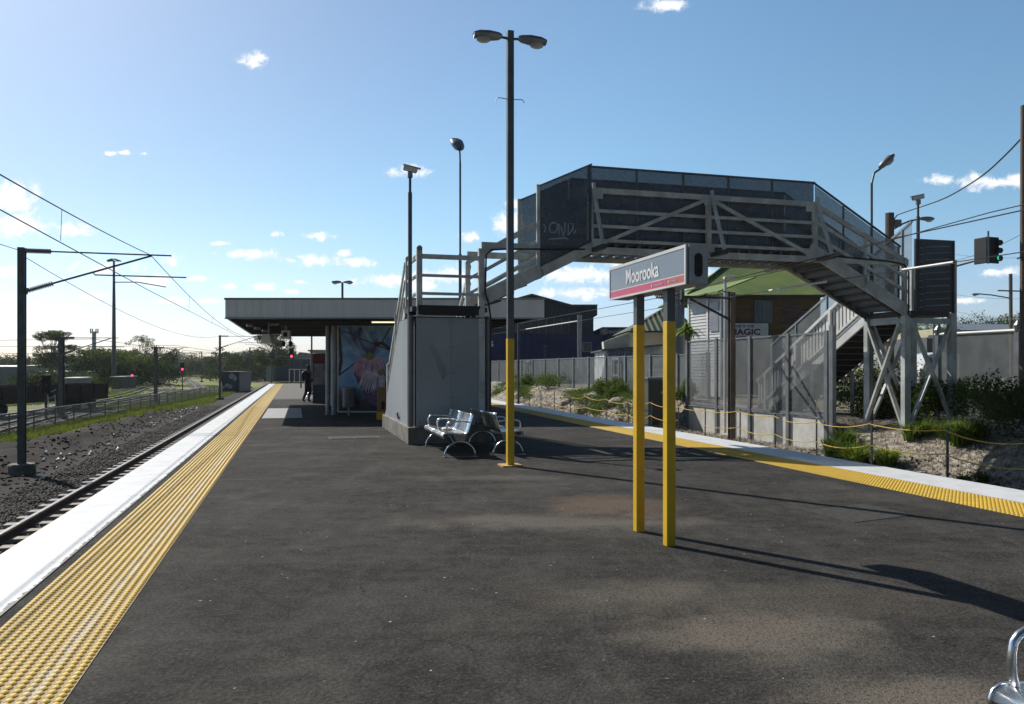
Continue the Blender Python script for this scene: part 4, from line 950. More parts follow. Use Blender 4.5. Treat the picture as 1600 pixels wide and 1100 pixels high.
for (px, y) in ((512.5, 27.15), (522, 26.95)):
    x = (px-800)/F*y; m = MB(); m.lathe((x, y, 0), [(.085, 0), (.085, ROOFZ0)], 12); m.lathe((x, y, 0), [(.12, 0), (.12, .02)], 12); m.build('column', GALV, st, smooth=False)
m = MB(); m.lathe(((765-800)/F*25.5, 25.5, 0), [(.05, 0), (.05, ROOFZ0)], 10); m.build('downpipe', GALV, st)
# lights, fittings
m = MB(); m.wb(-4.5, -3.3, 25.15, 25.25, ROOFZ0-.06, ROOFZ0-.03); lt = m.build('strip_light', WHT, st); m = MB(); m.tube([(-4.48, 25.2, ROOFZ0-.08), (-3.32, 25.2, ROOFZ0-.08)], .02, 8); m.build('tube', TUBE, lt)
m = MB(); m.wb(-8.35, -7.0, 27.0, 27.1, ROOFZ0-.08, ROOFZ0); m.build('strip_light', GALV, st)
m = MB()
for i in range(3): m.hexa((-8.45+.09*i*2-.3, 26.3+i*.25, ROOFZ0-.12-.08*i), Vector((.08, .06, 0)), Vector((-.02, .03, 0)), ZZ*.04)
m.build('sign_bracket', GALV, st)
# dark bare tops under the canopy
cm = root('security_camera', 'large box shaped security camera hanging under the left end of the station canopy', 'camera', (-8.3, 26.5, ROOFZ0))
m = MB(); m.tube([(-8.2, 26.6, ROOFZ0), (-8.2, 26.6, ROOFZ0-.4)], .03, 8); m.build('stem', GALV, cm); m = MB(); m.prism([(-8.42, 26.3, 2.42), (-8.0, 26.3, 2.42), (-8.1, 26.3, 2.74), (-8.3, 26.3, 2.74)], (0, .4, 0)); m.build('housing', WHT, cm, bevel=.02)
cm = root('display_box', 'small square box with a black face hanging under the station canopy', 'display box', (-7.6, 26.5, ROOFZ0))
m = MB(); m.tube([(-7.62, 26.6, ROOFZ0), (-7.62, 26.6, 2.82)], .03, 8); m.build('stem', GALV, cm); m = MB(); m.wb(-7.76, -7.48, 26.5, 26.7, 2.58, 2.86); m.build('case', WHT, cm, bevel=.01); m = MB(); m.wb(-7.69, -7.55, 26.49, 26.5, 2.65, 2.80); m.build('face', BLACK, cm)
for i, x in enumerate((-10.9, -10.55)):
    y = 34; p = P((442.5, 454)[i], 524, y); cm = root('loudspeaker', ['left of two small loudspeakers hanging at the back edge of the canopy', 'right of two small loudspeakers hanging at the back edge of the canopy'][i], 'loudspeaker', (p.x, p.y, ROOFZ0), 'hanging loudspeakers')
    m = MB(); m.tube([(p.x, y, ROOFZ0), (p.x, y, 2.72)], .025, 6); m.build('stem', DARK, cm); m = MB(); m.lathe((p.x, y, 2.52), [(.06, 0), (.1, .03), (.09, .2), (.05, .24)], 10); m.build('case', DARK, cm)

# flower mural on the wall: a large framed photo print
mu = root('flower_mural', 'large framed wall print of pink gum blossoms on branches against blue sky', 'mural', (-5.9, 26.98, .1))
m = MB(); y = 26.98; m.wb(-5.98, -5.93, y-.03, y+.03, .08, 3.08); m.wb(-1.1, -1.05, y-.03, y+.03, .08, 3.08); m.wb(-5.93, -1.1, y-.03, y+.03, 3.03, 3.08); m.wb(-5.93, -1.1, y-.03, y+.03, .08, .13); m.build('frame', WHT, mu)
mt = bpy.data.materials.new('mural_print'); mt.use_nodes = True; t_ = NT(mt.node_tree); b_ = t_.n('ShaderNodeBsdfPrincipled'); t_.n('ShaderNodeOutputMaterial', i_0=b_); p_ = t_.pos(); z_ = t_.n('ShaderNodeSeparateXYZ', i_0=p_).outputs[2]
c_ = t_.mix(t_.step(t_.noise(p_, 1.1, 4, .55, .5), .35, .62), (.10, .27, .58), (.32, .55, .80)); c_ = t_.mix(t_.step(t_.noise(t_.vm('MULTIPLY', p_, (1, 1, .5)), .7, 4, .6, 1.0), .56, .68), c_, (.05, .04, .13)); c_ = t_.mix(t_.step(t_.m('ADD', z_, t_.noise(p_, 1.3, 3)), 1.75, .95), c_, (.02, .018, .055))
t_.set(b_.inputs['Base Color'], c_); b_.inputs['Roughness'].default_value = .25
m = MB(); m.wb(-5.93, -1.1, y-.004, y+.02, .13, 3.03); pr = m.build('print', mt, mu)
def mp(px, py): q = P(px, py, y); return Vector((q.x, y-.008, min(max(q.z, .15), 3.01)))
def fl(x, y_): return mp(340+x*.2545, 420+y_*.2545)
br = M('branch_print', (.07, .03, .045), .5)
m = MB()
for pl, w_ in (([(738, 660), (830, 590), (870, 560)], .06), ([(770, 380), (860, 420), (960, 462), (1060, 500)], .05), ([(1060, 360), (1010, 450), (970, 480), (935, 545)], .05), ([(960, 462), (1010, 455), (1065, 495)], .12), ([(880, 360), (870, 400)], .08), ([(745, 360), (760, 560), (745, 650)], .11)):
    q = [fl(*a) for a in pl]
    for a, b2_ in zip(q[:-1], q[1:]): d_ = (b2_-a).normalized(); n_ = Vector((-d_.z, 0, d_.x))*w_/2; m.prism([a-n_, b2_-n_*.8, b2_+n_*.8, a+n_], (0, -.003, 0))
m.build('branch', br, pr)
for (cx, cy, ang0, ang1, n_, len_, colr) in ((935, 545, -150, -25, 62, .95, (.92, .55, .72)), (1000, 650, -200, -60, 70, .95, (.92, .80, .92))):
    m = MB(); c0 = fl(cx, cy)
    for i in range(n_):
        a = R(random.uniform(ang0, ang1)); L = len_*random.uniform(.7, 1.1); p0 = c0+Vector((random.uniform(-.12, .12), 0, 0)); 
        d0 = Vector((math.cos(a), 0, math.sin(a)*.6+.25)); p1 = p0+d0*L*.45; p2 = p1+Vector((math.cos(a)*.3, 0, -.75)).normalized()*L*.55
        yy_ = -.012-.002*random.random(); q = [Vector((v.x, y+yy_, v.z)) for v in (p0, p1, p2)]
        for u_, v_ in zip(q[:-1], q[1:]):
            d_ = (v_-u_).normalized(); nn = Vector((-d_.z, 0, d_.x))*.0085; m.quad(u_-nn, v_-nn*.8, v_+nn*.8, u_+nn)
    m.build('blossom', M('blossom_print', colr, .5, 0, tuple(v*.5 for v in colr), 3), pr)
m = MB()
m.prism([(a_.x, y-.009, a_.z) for a_ in (fl(860, 560), fl(1000, 590), fl(1060, 700), fl(1010, 860), fl(930, 820), fl(860, 700), fl(835, 640))], (0, -.001, 0)); m.build('purple_patch', M('purple_print', (.10, .035, .13), .5, 0, (.16, .10, .26), 2), pr)  # dark purple patch of the print, behind the blossom strands
m = MB()
for (cx, cy, rx, rz) in ((935, 540, .16, .11), (1005, 640, .13, .09)):
    c0 = fl(cx, cy); m.prism([(c0.x+rx*math.cos(a), y-.02, c0.z+rz*math.sin(a)*(1 if math.sin(a) < 0 else 1.4)) for a in np.linspace(0, 6.28, 11)[:-1]], (0, -.003, 0))
m.build('bud_cap', M('bud', (.20, .24, .08), .5), pr)
# bin in front of the mural
rb = root('litter_bin', 'round grey litter bin on a short post in front of the flower mural', 'litter bin', (-5.48, 26.5, 0))
c = (-5.48, 26.5, 0); m = MB(); m.lathe(c, [(.06, 0), (.035, .02), (.035, .3)], 10); m.build('post', GALV, rb); m = MB(); m.lathe(c, [(.19, .28), (.21, .3), (.21, .9), (.2, .91)], 18); m.build('drum', GALVD, rb, smooth=False); m = MB(); m.lathe(c, [(.225, .9), (.23, .93), (.21, .95), (.15, .95)], 18); m.build('rim', GALV, rb)
tk = root('card_reader', 'dull orange upright machine on a yellow base at the foot of the stairs', 'card reader', P(598, 655, 24.6))
p = P(598, 655, 24.6); m = MB(); m.hexa((p.x, p.y, .12), Vector((.17, 0, 0)), Vector((0, .15, 0)), ZZ*.12); m.build('base', YPOST, tk); m = MB(); m.hexa((p.x, p.y, .62), Vector((.155, 0, 0)), Vector((0, .13, 0)), ZZ*.38); m.build('case', M('dull_orange', (.30, .15, .06), .5), tk, bevel=.02); m = MB(); m.hexa((p.x+.03, p.y-.135, .45), Vector((.05, 0, 0)), Vector((0, .005, 0)), ZZ*.12); m.build('slot', BLACK, tk)
vm = root('vending_machine', 'tall vending machine with a dark red header under the canopy behind the columns', 'vending machine', (-8.9, 36, 0))
m = MB(); m.wb(-9.0, -8.0, 35.6, 36.4, 0, 1.86); m.build('cabinet', M('vend_body', (.06, .075, .10), .5), vm); m = MB(); m.wb(-9.02, -7.98, 35.58, 36.42, 1.86, 2.26); m.build('header', M('dark_red', (.20, .02, .02), .4), vm, bevel=.03); m = MB(); m.wb(-8.95, -8.35, 35.58, 35.6, .85, 1.80); m.build('display', M('vend_face', (.30, .31, .36), .3, 0, (.12, .13, .17), 3), vm)

# ------------------------------------------------------------------ person with a backpack under the canopy
def skin(name, verts, edges, mat_, parent, sub=2):
    o0 = rl(parent); me = bpy.data.meshes.new(name); me.from_pydata([tuple(Vector(v[:3])-o0) for v in verts], edges, []); o = bpy.data.objects.new(name, me); col.objects.link(o)
    sk = o.modifiers.new('skin', 'SKIN'); sk.use_smooth_shade = True
    for i, v in enumerate(verts): d_ = me.skin_vertices[0].data[i]; d_.radius = (v[3], v[4] if len(v) > 4 else v[3]); d_.use_root = (i == 0)
    ss_ = o.modifiers.new('sub', 'SUBSURF'); ss_.levels = sub; ss_.render_levels = sub
    dg = bpy.context.evaluated_depsgraph_get(); m2 = bpy.data.meshes.new_from_object(o.evaluated_get(dg)); bpy.data.objects.remove(o); m2.materials.clear(); m2.name = name
    return link(name, m2, mat_, parent, True)
def person(label, loc, ang, cloth, hairm, skinm, pack=True, name='person'):
    c = Vector(loc); r = root(name, label, 'person', c); fx = Vector((math.cos(ang), math.sin(ang), 0)); sx = Vector((-fx.y, fx.x, 0))   # fx = facing, sx = left side
    T_ = lambda f, s, z, a, b_=None: (*(c+fx*f+sx*s+ZZ*z), a, b_ if b_ is not None else a)
    V = [T_(0, 0, .93, .135, .115), T_(.01, 0, 1.12, .125, .10), T_(.0, 0, 1.32, .15, .105), T_(-.01, 0, 1.44, .07, .07), T_(.03, 0, 1.52, .05), T_(.05, 0, 1.60, .085, .078), T_(.045, 0, 1.68, .075, .07),
         T_(0, .19, 1.40, .06), T_(-.02, .25, 1.13, .042), T_(.17, .22, .98, .03), T_(.25, .20, .97, .026),
         T_(0, -.19, 1.40, .06), T_(.03, -.25, 1.13, .042), T_(.20, -.20, .99, .03), T_(.28, -.17, .98, .026),
         T_(0, .09, .84, .095), T_(.06, .10, .48, .06), T_(-.02, .10, .10, .042), T_(.10, .11, .035, .036),
         T_(0, -.09, .84, .095), T_(-.04, -.10, .48, .06), T_(-.20, -.10, .11, .042), T_(-.09, -.11, .035, .036)]
    E = [(0, 1), (1, 2), (2, 3), (3, 4), (4, 5), (5, 6), (2, 7), (7, 8), (8, 9), (9, 10), (2, 11), (11, 12), (12, 13), (13, 14), (0, 15), (15, 16), (16, 17), (17, 18), (0, 19), (19, 20), (20, 21), (21, 22)]
    V = [(*v[:3], v[3]*1.3, v[4]*1.3) for v in V]
    skin('body', V, E, cloth, r)
    m = MB(); h = c+fx*.035+ZZ*1.66
    m.blob(h+ZZ*.02-fx*.02, (.095, .088, .085), 12); m.build('hair', hairm, r, True)
    m = MB(); f_ = c+fx*.115+ZZ*1.60; m.blob(f_, (.045, .055, .075), 10); m.blob(f_+fx*.045-ZZ*.01, (.016, .014, .02), 8)
    for s_ in (-1, 1): m.blob(f_+sx*s_*.085-fx*.07, (.02, .012, .03), 6)
    m.build('face', skinm, r, True)
    for s_ in (-1, 1):
        m = MB(); hp = c+fx*(.26 if s_ > 0 else .29)+sx*s_*(.20 if s_ > 0 else .17)+ZZ*.965; m.blob(hp, (.045, .03, .022), 8)
        for k_ in range(4): q = hp+fx*.03+sx*(k_-1.5)*.014; m.tube([q, q+fx*(.045-.006*abs(k_-1.5))-ZZ*.008, q+fx*(.06)-ZZ*.035], [.009, .008, .006], 6)
        m.tube([hp+sx*-s_*.025, hp+sx*-s_*.045+fx*.03, hp+sx*-s_*.04+fx*.055-ZZ*.01], [.010, .009, .007], 6); m.build('hand', skinm, r, True)
    if pack:
        m = MB(); m.blob(c-fx*.21+ZZ*1.22, (.13, .15, .24), 12); 
        pk = m.build('backpack', BLACK, r, True)
        m = MB()
        for s_ in (-1, 1): m.tube([c-fx*.10+sx*s_*.10+ZZ*1.42, c+fx*.09+sx*s_*.12+ZZ*1.44, c+fx*.13+sx*s_*.13+ZZ*1.25, c-fx*.05+sx*s_*.17+ZZ*1.05], .016, 6)
        m.build('strap', BLACK, pk, True)
    return r
CLO = M('dark_cloth', (.022, .022, .028), .9, 0, (.013, .013, .018), 6); HAIR = M('hair', (.02, .014, .01), .7); SKIN = M('skin', (.35, .20, .14), .55)
person('person in dark clothes with a black backpack standing under the station canopy, facing the wall', (-9.55, 36.9, 0), R(-8), CLO, HAIR, SKIN)
# ------------------------------------------------------------------ right bank: rope fence, street fences, cabinet
rp = root('rope_fence', 'yellow rope fence on slim steel pickets along the foot of the bank', 'fence', W(12.9, 13.2, -.7))
rts = [6.9, 9.0, 11.1, 13.2, 15.4, 17.4, 19.2, 21.0, 23.1, 24.95, 27.1, 29.2, 31.5, 33.9, 36.1, 38.5, 40.8, 43]
tops = []
for i, t in enumerate(rts):
    zt = .33+.05*math.sin(i*2.1)+(.06 if t < 14 else 0); ln = random.uniform(-.04, .04); a = W(12.9, t, zg(12.9, t)-.2); b = W(12.9+ln, t+ln, zt); tops.append((a, b))
    m = MB(); m.tube([a, b], .028 if t < 16 else .022, 5); m.build('picket', GALVD, rp)
for zo, nm in ((.06, 'upper'), (.55, 'lower')):
    m = MB()
    for (a0, b0), (a1, b1) in zip(tops[:-1], tops[1:]):
        if zo > .3 and 22 < ST(b0)[1] < 24: continue
        p0 = b0-ZZ*zo; p1 = b1-ZZ*(zo+.02); sg = random.uniform(.05, .14); q = parab(p0, p1, sg, 8); m.tube([v-VS*.03 for v in q], .0125, 6)
        if zo > .3 and 20 < ST(b1)[1] < 22: m.build('rope', ROPE, rp); m = MB()
    m.build('rope', ROPE, rp)
# near street fence on a concrete wall
nf = root('street_fence', 'tall perforated panel fence standing on a pale concrete wall left of the street stair', 'fence', W(14.3, 18.8, -.7))
S_ = 14.3
fts = [18.79, 20.56, 22.62, 24.71, 26.86]
m = MB(); m.tb(S_-.02, S_+.13, 18.6, 27.0, -.95, .18); m.build('concrete_wall', M('pale_concrete', (.62, .62, .59), .85, 0, (.44, .44, .40), 2.2, .3, 25), nf)
for i, t in enumerate(fts):
    m = MB(); m.tb(S_-.09, S_-.03, t-.07, t+.07, -.75, 2.64); m.build('post', MIDG, nf)
    if i < 4:
        t1 = fts[i+1]; m = MB(); m.tb(S_-.035, S_-.031, t+.07, t1-.07, .3, 2.58); pn = m.build('perforated_panel', PLITE, nf)
        m = MB(); m.tb(S_-.07, S_-.02, t+.07, t1-.07, .22, .30); m.build('panel_rail', MIDG, pn); m = MB(); m.tb(S_-.06, S_-.02, t+.07, t1-.07, 2.56, 2.61); m.build('panel_rail', MIDG, pn)
m = MB(); m.tb(S_-.12, S_-.0, 18.45, 18.6, -.4, 2.78); m.build('end_post', GALV, nf)
# far street fence behind the bank
ff = root('street_fence', 'long perforated panel fence on top of the bank in front of the dark blue building', 'fence', W(16, 36, .3))
m = MB()
ftf = [28.4, 31.0, 33.7, 36.58, 39.15, 41.7, 44.2, 46.96, 49.76, 52.5, 55.3, 58.5, 62, 66, 70, 74, 79]
for i, t in enumerate(ftf):
    m = MB(); m.tb(15.94, 16.06, t-.08, t+.08, -.2, 2.24); m.build('post', MIDG, ff)
    if i < len(ftf)-1:
        t1 = ftf[i+1]; m = MB(); m.tb(16.0, 16.005, t+.08, t1-.08, .15, 2.14); pn = m.build('perforated_panel', PLITE, ff); m = MB(); m.tb(15.98, 16.02, t+.08, t1-.08, 2.14, 2.2); m.build('panel_rail', MIDG, pn); m = MB(); m.tb(15.98, 16.02, t+.08, t1-.08, .1, .16); m.build('panel_rail', MIDG, pn)
for (px, w_) in ((825, 1.0), (962, .95)):
    q = PS(px, 575, 15.9); s_, t_c = ST(q); m = MB()
    for (a, b, z0, z1) in ((-w_/2, -w_/2+.08, .6, 2.1), (w_/2-.08, w_/2, .6, 2.1), (-w_/2, w_/2, 2.04, 2.12), (-w_/2, w_/2, .58, .66), (-w_/2, w_/2, 1.2, 1.26)): m.tb(15.88, 15.92, t_c+a, t_c+b, z0, z1)
    m.build('metal_frame', GALV, ff)
# right street fence
rf_ = root('street_fence', 'perforated fence with a bright top rail running right of the braced tower', 'fence', W(18.5, 16, .1))
SFx = 18.5; rts_ = (19.3, 16.6, 13.9, 11.2, 8.5)
for i, t in enumerate(rts_):
    m = MB(); m.tb(SFx-.05, SFx+.05, t-.07, t+.07, 0, 2.6); m.tube([W(SFx, t, 2.58), W(SFx, t, 2.74), W(SFx, t, 2.86)], [.07, .10, .02], 8); m.build('post', GALV, rf_)
    if i < 4:
        t1 = rts_[i+1]; m = MB(); m.tb(SFx, SFx+.005, t1+.07, t-.07, 1.0, 2.56); pn = m.build('perforated_panel', PLITE, rf_)
        m = MB(); m.tb(SFx-.02, SFx+.02, t1+.07, t-.07, .1, .98); m.build('lower_panel', PMID, pn)
m = MB(); m.tube([W(SFx, 19.4, 2.6), W(SFx, 8.4, 2.6)], .045, 8); m.build('top_rail', WHT, rf_)
# cabinet
cb = root('equipment_cabinet', 'tall dark green equipment cabinet with a pale top, behind the station sign posts', 'cabinet', PS(1020, 620, 13.3))
q = PS(1013, 575, 13.0); s_, t_ = ST(q)
m = MB(); m.tb(13.0, 13.85, t_, t_+.9, -.9, 1.18); m.build('case', M('cabinet_green', (.10, .115, .095), .5, 0, (.075, .085, .07), 2), cb, bevel=.01)
m = MB(); m.tb(12.96, 13.9, t_-.04, t_+.95, 1.18, 1.25); m.build('top', GALV, cb)
m = MB(); m.tb(13.05, 13.8, t_-.012, t_, -.85, 1.12); d_ = m.build('door', M('cabinet_door', (.05, .055, .055), .5), cb); m = MB(); m.prism([W(13.5, t_-.014, .62), W(13.62, t_-.014, .62), W(13.56, t_-.014, .74)], -UT*.004); m.build('warning_plate', GALV, d_)
# slim poles near the platform's far right edge
m = MB(); q = PS(810, 640, 9.9); m.tube([(q.x, q.y, -1.2), (q.x, q.y, CAMZ+70/F*q.y)], .05, 8); o = m.build('slim_pole', GALVD); base(o, 'slim sunlit pole standing just right of the yellow lamp post, before the bank', 'pole')

# right mast with bracket, and white camera pole behind it
q = PS(1143, 575, 13.5); mr = root('overhead_line_mast', 'rust stained steel mast with a dark bracket arm between rope fence and panel fence', 'mast', (q.x, q.y, -.8))
zt = CAMZ+118/F*q.y
m = MB(); c = Vector((q.x, q.y, (zt-.8)/2)); H = (zt+.8)/2
m.hexa(c, VS*.008, UT*.08, ZZ*H)
for s_ in (-1, 1): m.hexa(c+UT*s_*.08, VS*.085, UT*.010, ZZ*H)
m.build('column', M('mast_rusty', (.20, .17, .15), .6, .2, (.10, .075, .06), 1.5), mr)
m = MB(); a = Vector((q.x, q.y, zt-.18)); m.tube([a, a-VS*1.75], .045, 6); m.tube([a-ZZ*.72, a-VS*1.5-ZZ*.04], .04, 6); m.hexa(a-VS*1.75, VS*.04, UT*.06, ZZ*.22); m.build('bracket_arm', DARK, mr)
m = MB(); insul(m, a-VS*1.9+ZZ*.06, a-VS*2.7+ZZ*.06, .07); insul(m, a-VS*1.8-ZZ*.12, a-VS*2.5+UT*.3, .06); m.build('insulator', PORC, mr)
m = MB(); m.tube([a, a+ZZ*.18, a+ZZ*.2-VS*.3], .02, 6); m.build('hook', DARK, mr)
wp = root('camera_pole', 'slim white pole with a small white lamp head just left of the rusty mast', 'camera pole', PS(1133, 640, 14.1))
q = PS(1133, 575, 14.1); m = MB(); zt = CAMZ+140/F*q.y; m.tube([(q.x, q.y, -.6), (q.x, q.y, zt)], .05, 8); m.build('pole', WHT, wp)
m = MB(); m.hexa((q.x+.12, q.y, zt+.03), Vector((.18, .05, .03)), Vector((-.02, .07, 0)), ZZ*.05); m.build('head', WHT, wp, bevel=.02)
m = MB(); q = PS(1061, 575, 18.5); m.tube([(q.x, q.y, 0), (q.x, q.y, CAMZ+150/F*q.y)], .27, 14); o = m.build('flue_pipe', MIDG); base(o, 'thick grey pipe rising behind the near post of the station sign', 'pipe')

# wires on the right
wire('contact wire above the right track, passing under the footbridge to the far end', [W(10.6, -5, 4.0), W(10.6, 12, 3.98), W(10.7, 22, 3.74), W(10.9, 45, 3.86), W(11.6, 100, 3.9)], .011)
wire('second wire close above the right contact wire, entering at the right edge of the photo', [W(10.6, -5, 4.15), W(10.6, 10, 4.06), W(10.6, 15.5, 3.80), W(10.7, 22, 3.76)], .009)
wire('taut anchor wire on the right with bright insulating rods spliced in', [W(11.6, 3, 3.45), W(11.6, 14, 3.55), W(11.6, 42, 3.62), W(11.6, 70, 3.9)], .009)
for i, (x0, x1) in enumerate(((1410, 1490), (1202, 1292), (822, 902))):
    a = PS(x0, 575, 11.6); b = PS(x1, 575, 11.6); ta, tb_ = ST(a)[1], ST(b)[1]
    f = lambda t: 3.45+.1*(t-3)/11 if t < 14 else 3.55+.07*(t-14)/28
    wire(['bright insulating rod in the anchor wire, in front of the braced tower', 'bright insulating rod in the anchor wire, before the green roofed house', 'bright insulating rod in the anchor wire, before the dark blue building'][i], [W(11.6, ta, f(ta)), W(11.6, tb_, f(tb_))], .026, 'insulating_rod', WHT, 'insulating rod', 'rods in the anchor wire')
# wooden pole with street lamp, big pole at the right edge and the cable between
q = P(1390, 575, 30); wpole = root('power_pole', 'thick timber power pole with a transformer box and curved street lamp behind the footbridge', 'power pole', (q.x, q.y, .2))
m = MB(); m.tube([(q.x, q.y, 0), (q.x, q.y, CAMZ+242/F*30)], .16, 10); m.build('pole', WOODP, wpole)
m = MB(); c = P(1401, 349, 30); m.hexa(c, Vector((.14, 0, 0)), Vector((0, .12, 0)), ZZ*.13); m.build('junction_box', MIDG, wpole, bevel=.02)
m = MB(); m.tube([P(1396, 358, 30), P(1410, 350, 30), P(1422, 345, 30), P(1440, 342, 30)], .035, 6); m.build('lamp_arm', GALVD, wpole); luminaire(wpole, P(1438, 342, 30), (1, 0, 0), .5, .22, 0)
q2 = P(1600, 575, 19); ep = root('power_pole', 'brown timber power pole cut by the right edge of the photo', 'power pole', (q2.x, q2.y, .2)); m = MB(); m.tube([(q2.x, q2.y, 0), (q2.x, q2.y, CAMZ+410/F*19)], [.10, .075], 12); m.build('pole', WOODP, ep)
m = MB(); m.tube([P(1596, 402, 19), P(1590, 404, 18.6)], .02, 5); m.build('hook', DARK, ep)
wire('thick black cable swooping from the timber pole up to the pole at the right edge', catmull([P(1395, 345, 30), P(1402, 336, 29.5), P(1440, 323, 28), P(1480, 308, 26), P(1530, 278, 23), P(1565, 248, 21), P(1598, 214, 19)], .6), .022)
for i, (y0, y1, Y) in enumerate(((332, 368, 45), (395, 398, 60), (483, 497, 55), (458, 464, 70))):
    wire('%s thin distant wire in the sky right of the braced tower' % ['topmost', 'second highest', 'lowest', 'third highest'][i], parab(P(1480, y0 if i else 410, Y), P(1640, y1 if i else 340, Y-8), .3, 8), .012)
# traffic light on mast arm
q = P(1488, 575, 30); tl = root('traffic_light', 'traffic signal with black backboard showing green at the end of a long grey mast arm', 'traffic light', (q.x, q.y, .2))
m = MB(); m.tube([(q.x, q.y, 0), (q.x, q.y, CAMZ+160/F*30)], .09, 10); m.build('post', GALV, tl)
m = MB(); m.tube([P(1490, 416, 30), P(1520, 408, 29), P(1552, 401, 28)], [.06, .05, .035], 8); m.build('mast_arm', GALVD, tl)
cq = P(1552, 391, 28); dx = Vector((1, .35, 0)).normalized(); dy = Vector((-.35, 1, 0)).normalized()
m = MB(); m.hexa(cq, dx*.26, dy*.02, ZZ*.47); m.build('backboard', BLACK, tl, bevel=.05)
m = MB(); m.hexa(cq-dx*.30+dy*.25, dy*.26, dx*.02, ZZ*.47); m.build('backboard', BLACK, tl, bevel=.05)
m = MB(); m.tube([P(1544, 361, 27.9), P(1544, 412, 27.9)], .035, 8); m.build('bracket', GALV, tl)
for i in range(3):
    c = cq+ZZ*(.28-.28*i)+dx*.10-dy*.03; m = MB(); m.tube([c, c+dx*.22], [.11, .10], 12, cap=False); m.build('visor', BLACK, tl)
    m = MB(); m.tube([c+dx*.03-dy*.07, c+dx*.03-dy*.09], .07 if i == 2 else .09, 12); m.build('signal_lens', GREENL if i == 2 else BLACK, tl)
q = P(1585, 520, 75); up_ = root('power_pole', 'distant timber pole with crossarm and a long armed street lamp at the right', 'power pole', (q.x, q.y, .2))
m = MB(); m.tube([(q.x-.3, q.y, 0), P(1579, 428, 75)], .16, 8); m.build('pole', WOODP, up_); m = MB(); m.bar(P(1559, 454, 75), P(1598, 455, 75), .1, .12); m.build('crossarm', WOODP, up_)
m = MB(); m.tube([P(1579, 466, 75), P(1550, 461, 75), P(1528, 459, 75)], .06, 6); m.build('lamp_arm', GALVD, up_); luminaire(up_, P(1530, 460, 75), (-1, 0, 0), .65, .3, 0)

# ------------------------------------------------------------------ houses and buildings at the right
# big weatherboard house with green roof
ROOFG = corrM('green_roof', (.075, .15, .022), (.17, .22, .035), 5.2, axis=(CS, SN, 0), bump=.55, rough=.7, scale=.7)
BROWN = M('brown_boards', (.20, .12, .05), .8, 0, (.13, .08, .04), .5, stretch=(1, 1, 6)); WB = M('white_boards', (.60, .60, .60), .7, 0, (.50, .50, .50), 2)
hs = root('house', 'two storey brown timber house with a mossy green corrugated hip roof and white boarded bay', 'house', P(1141, 575, 42)*1)
def X(px, Y): return (px-800)/F*Y
def Z(py, Y): return CAMZ+(HY-py)/F*Y
Yf = 42; x0 = X(1128, Yf); x1 = X(1282, Yf); ze = Z(461, Yf)
m = MB(); m.wb(x0, x1, Yf, Yf+8, 0, ze); m.build('wall', BROWN, hs)
ov = .35; r0 = Vector((X(1141, 46), Yf+4, Z(410, 46))); r1 = Vector((X(1213, 46), Yf+4, Z(412, 46)))
A0 = Vector((X(1073, 42)-0, Yf-ov, ze-.02)); A1 = Vector((x1+ov, Yf-ov, ze-.02)); B1 = Vector((x1+ov, Yf+8+ov, ze)); B0 = Vector((A0.x, Yf+8+ov, ze))
m = MB(); m.add([A0, A1, B1, B0, r0, r1], [(0, 1, 5, 4), (1, 2, 5), (2, 3, 4, 5), (3, 0, 4)]); rfh = m.build('roof', ROOFG, hs); so = rfh.modifiers.new('s', 'SOLIDIFY'); so.thickness = .06
m = MB(); m.bar(A0-ZZ*.06, A1-ZZ*.06, .1, .13); m.build('gutter', DARK, rfh)
m = MB()
for a, b in ((A0, r0), (r0, r1), (r1, A1)): m.tube([a+ZZ*.06, b+ZZ*.06], .07, 6)
m.build('ridge_cap', ROOFG, rfh)
def win(par, xa_, xb_, za, zb, y, fr=WHT, mull=1):
    m = MB(); m.wb(xa_, xb_, y-.05, y-.03, za, zb); g = m.build('window', GLASS, par); m = MB(); t = .05
    for q in [(xa_-t, xa_, za-t, zb+t), (xb_, xb_+t, za-t, zb+t), (xa_, xb_, za-t, za), (xa_, xb_, zb, zb+t)]+[(xa_+(xb_-xa_)*(i+1)/(mull+1)-.025, xa_+(xb_-xa_)*(i+1)/(mull+1)+.025, za, zb) for i in range(mull)]: m.wb(q[0], q[1], y-.09, y-.02, q[2], q[3])
    m.build('window_frame', fr, g)
win(hs, X(1180, Yf), X(1204, Yf), Z(503, Yf), Z(471, Yf), Yf, M('teal_frame', (.22, .33, .34), .5))
m = MB(); 
for i in range(9): m.wb(X(1215+random.uniform(0, 12), Yf), X(1240+random.uniform(0, 28), Yf), Yf-.012, Yf, Z(505-i*4, Yf), Z(505-i*4, Yf)+.06)
m.build('faded_lettering', M('faded', (.20, .17, .22), .8, trans=.4), hs)
# bay with white weatherboards
sb = 19.85; q0 = PS(1129, 575, sb); q1 = PS(1076, 575, sb); ta, tb0 = ST(q0)[1], ST(q1)[1]; zb = Z(464, 40)
m = MB(); m.tb(sb, sb+.45, ta, tb0, 0, zb)
for i in range(26):
    z = zb-.02-i*.16; m.prism([W(sb+.001, ta, z), W(sb-.03, ta, z-.155), W(sb, ta, z-.155)], UT*(tb0-ta))
m.build('boarded_bay', WB, hs)
for f0, f1, z0_, z1_, nm, mm in ((.0, .05, 0, zb, 'corner_board', WHT), (.95, 1.0, 0, zb, 'corner_board', WHT), (.38, .43, 2.5, zb, 'downpipe', WHT), (.08, .33, Z(520, 40), Z(476, 40), 'window', M('pale_blind', (.24, .26, .30), .3))):
    m = MB(); m.tb(sb-.06, sb-.034, ta+(tb0-ta)*f0, ta+(tb0-ta)*f1, z0_, z1_); m.build(nm, mm, hs)
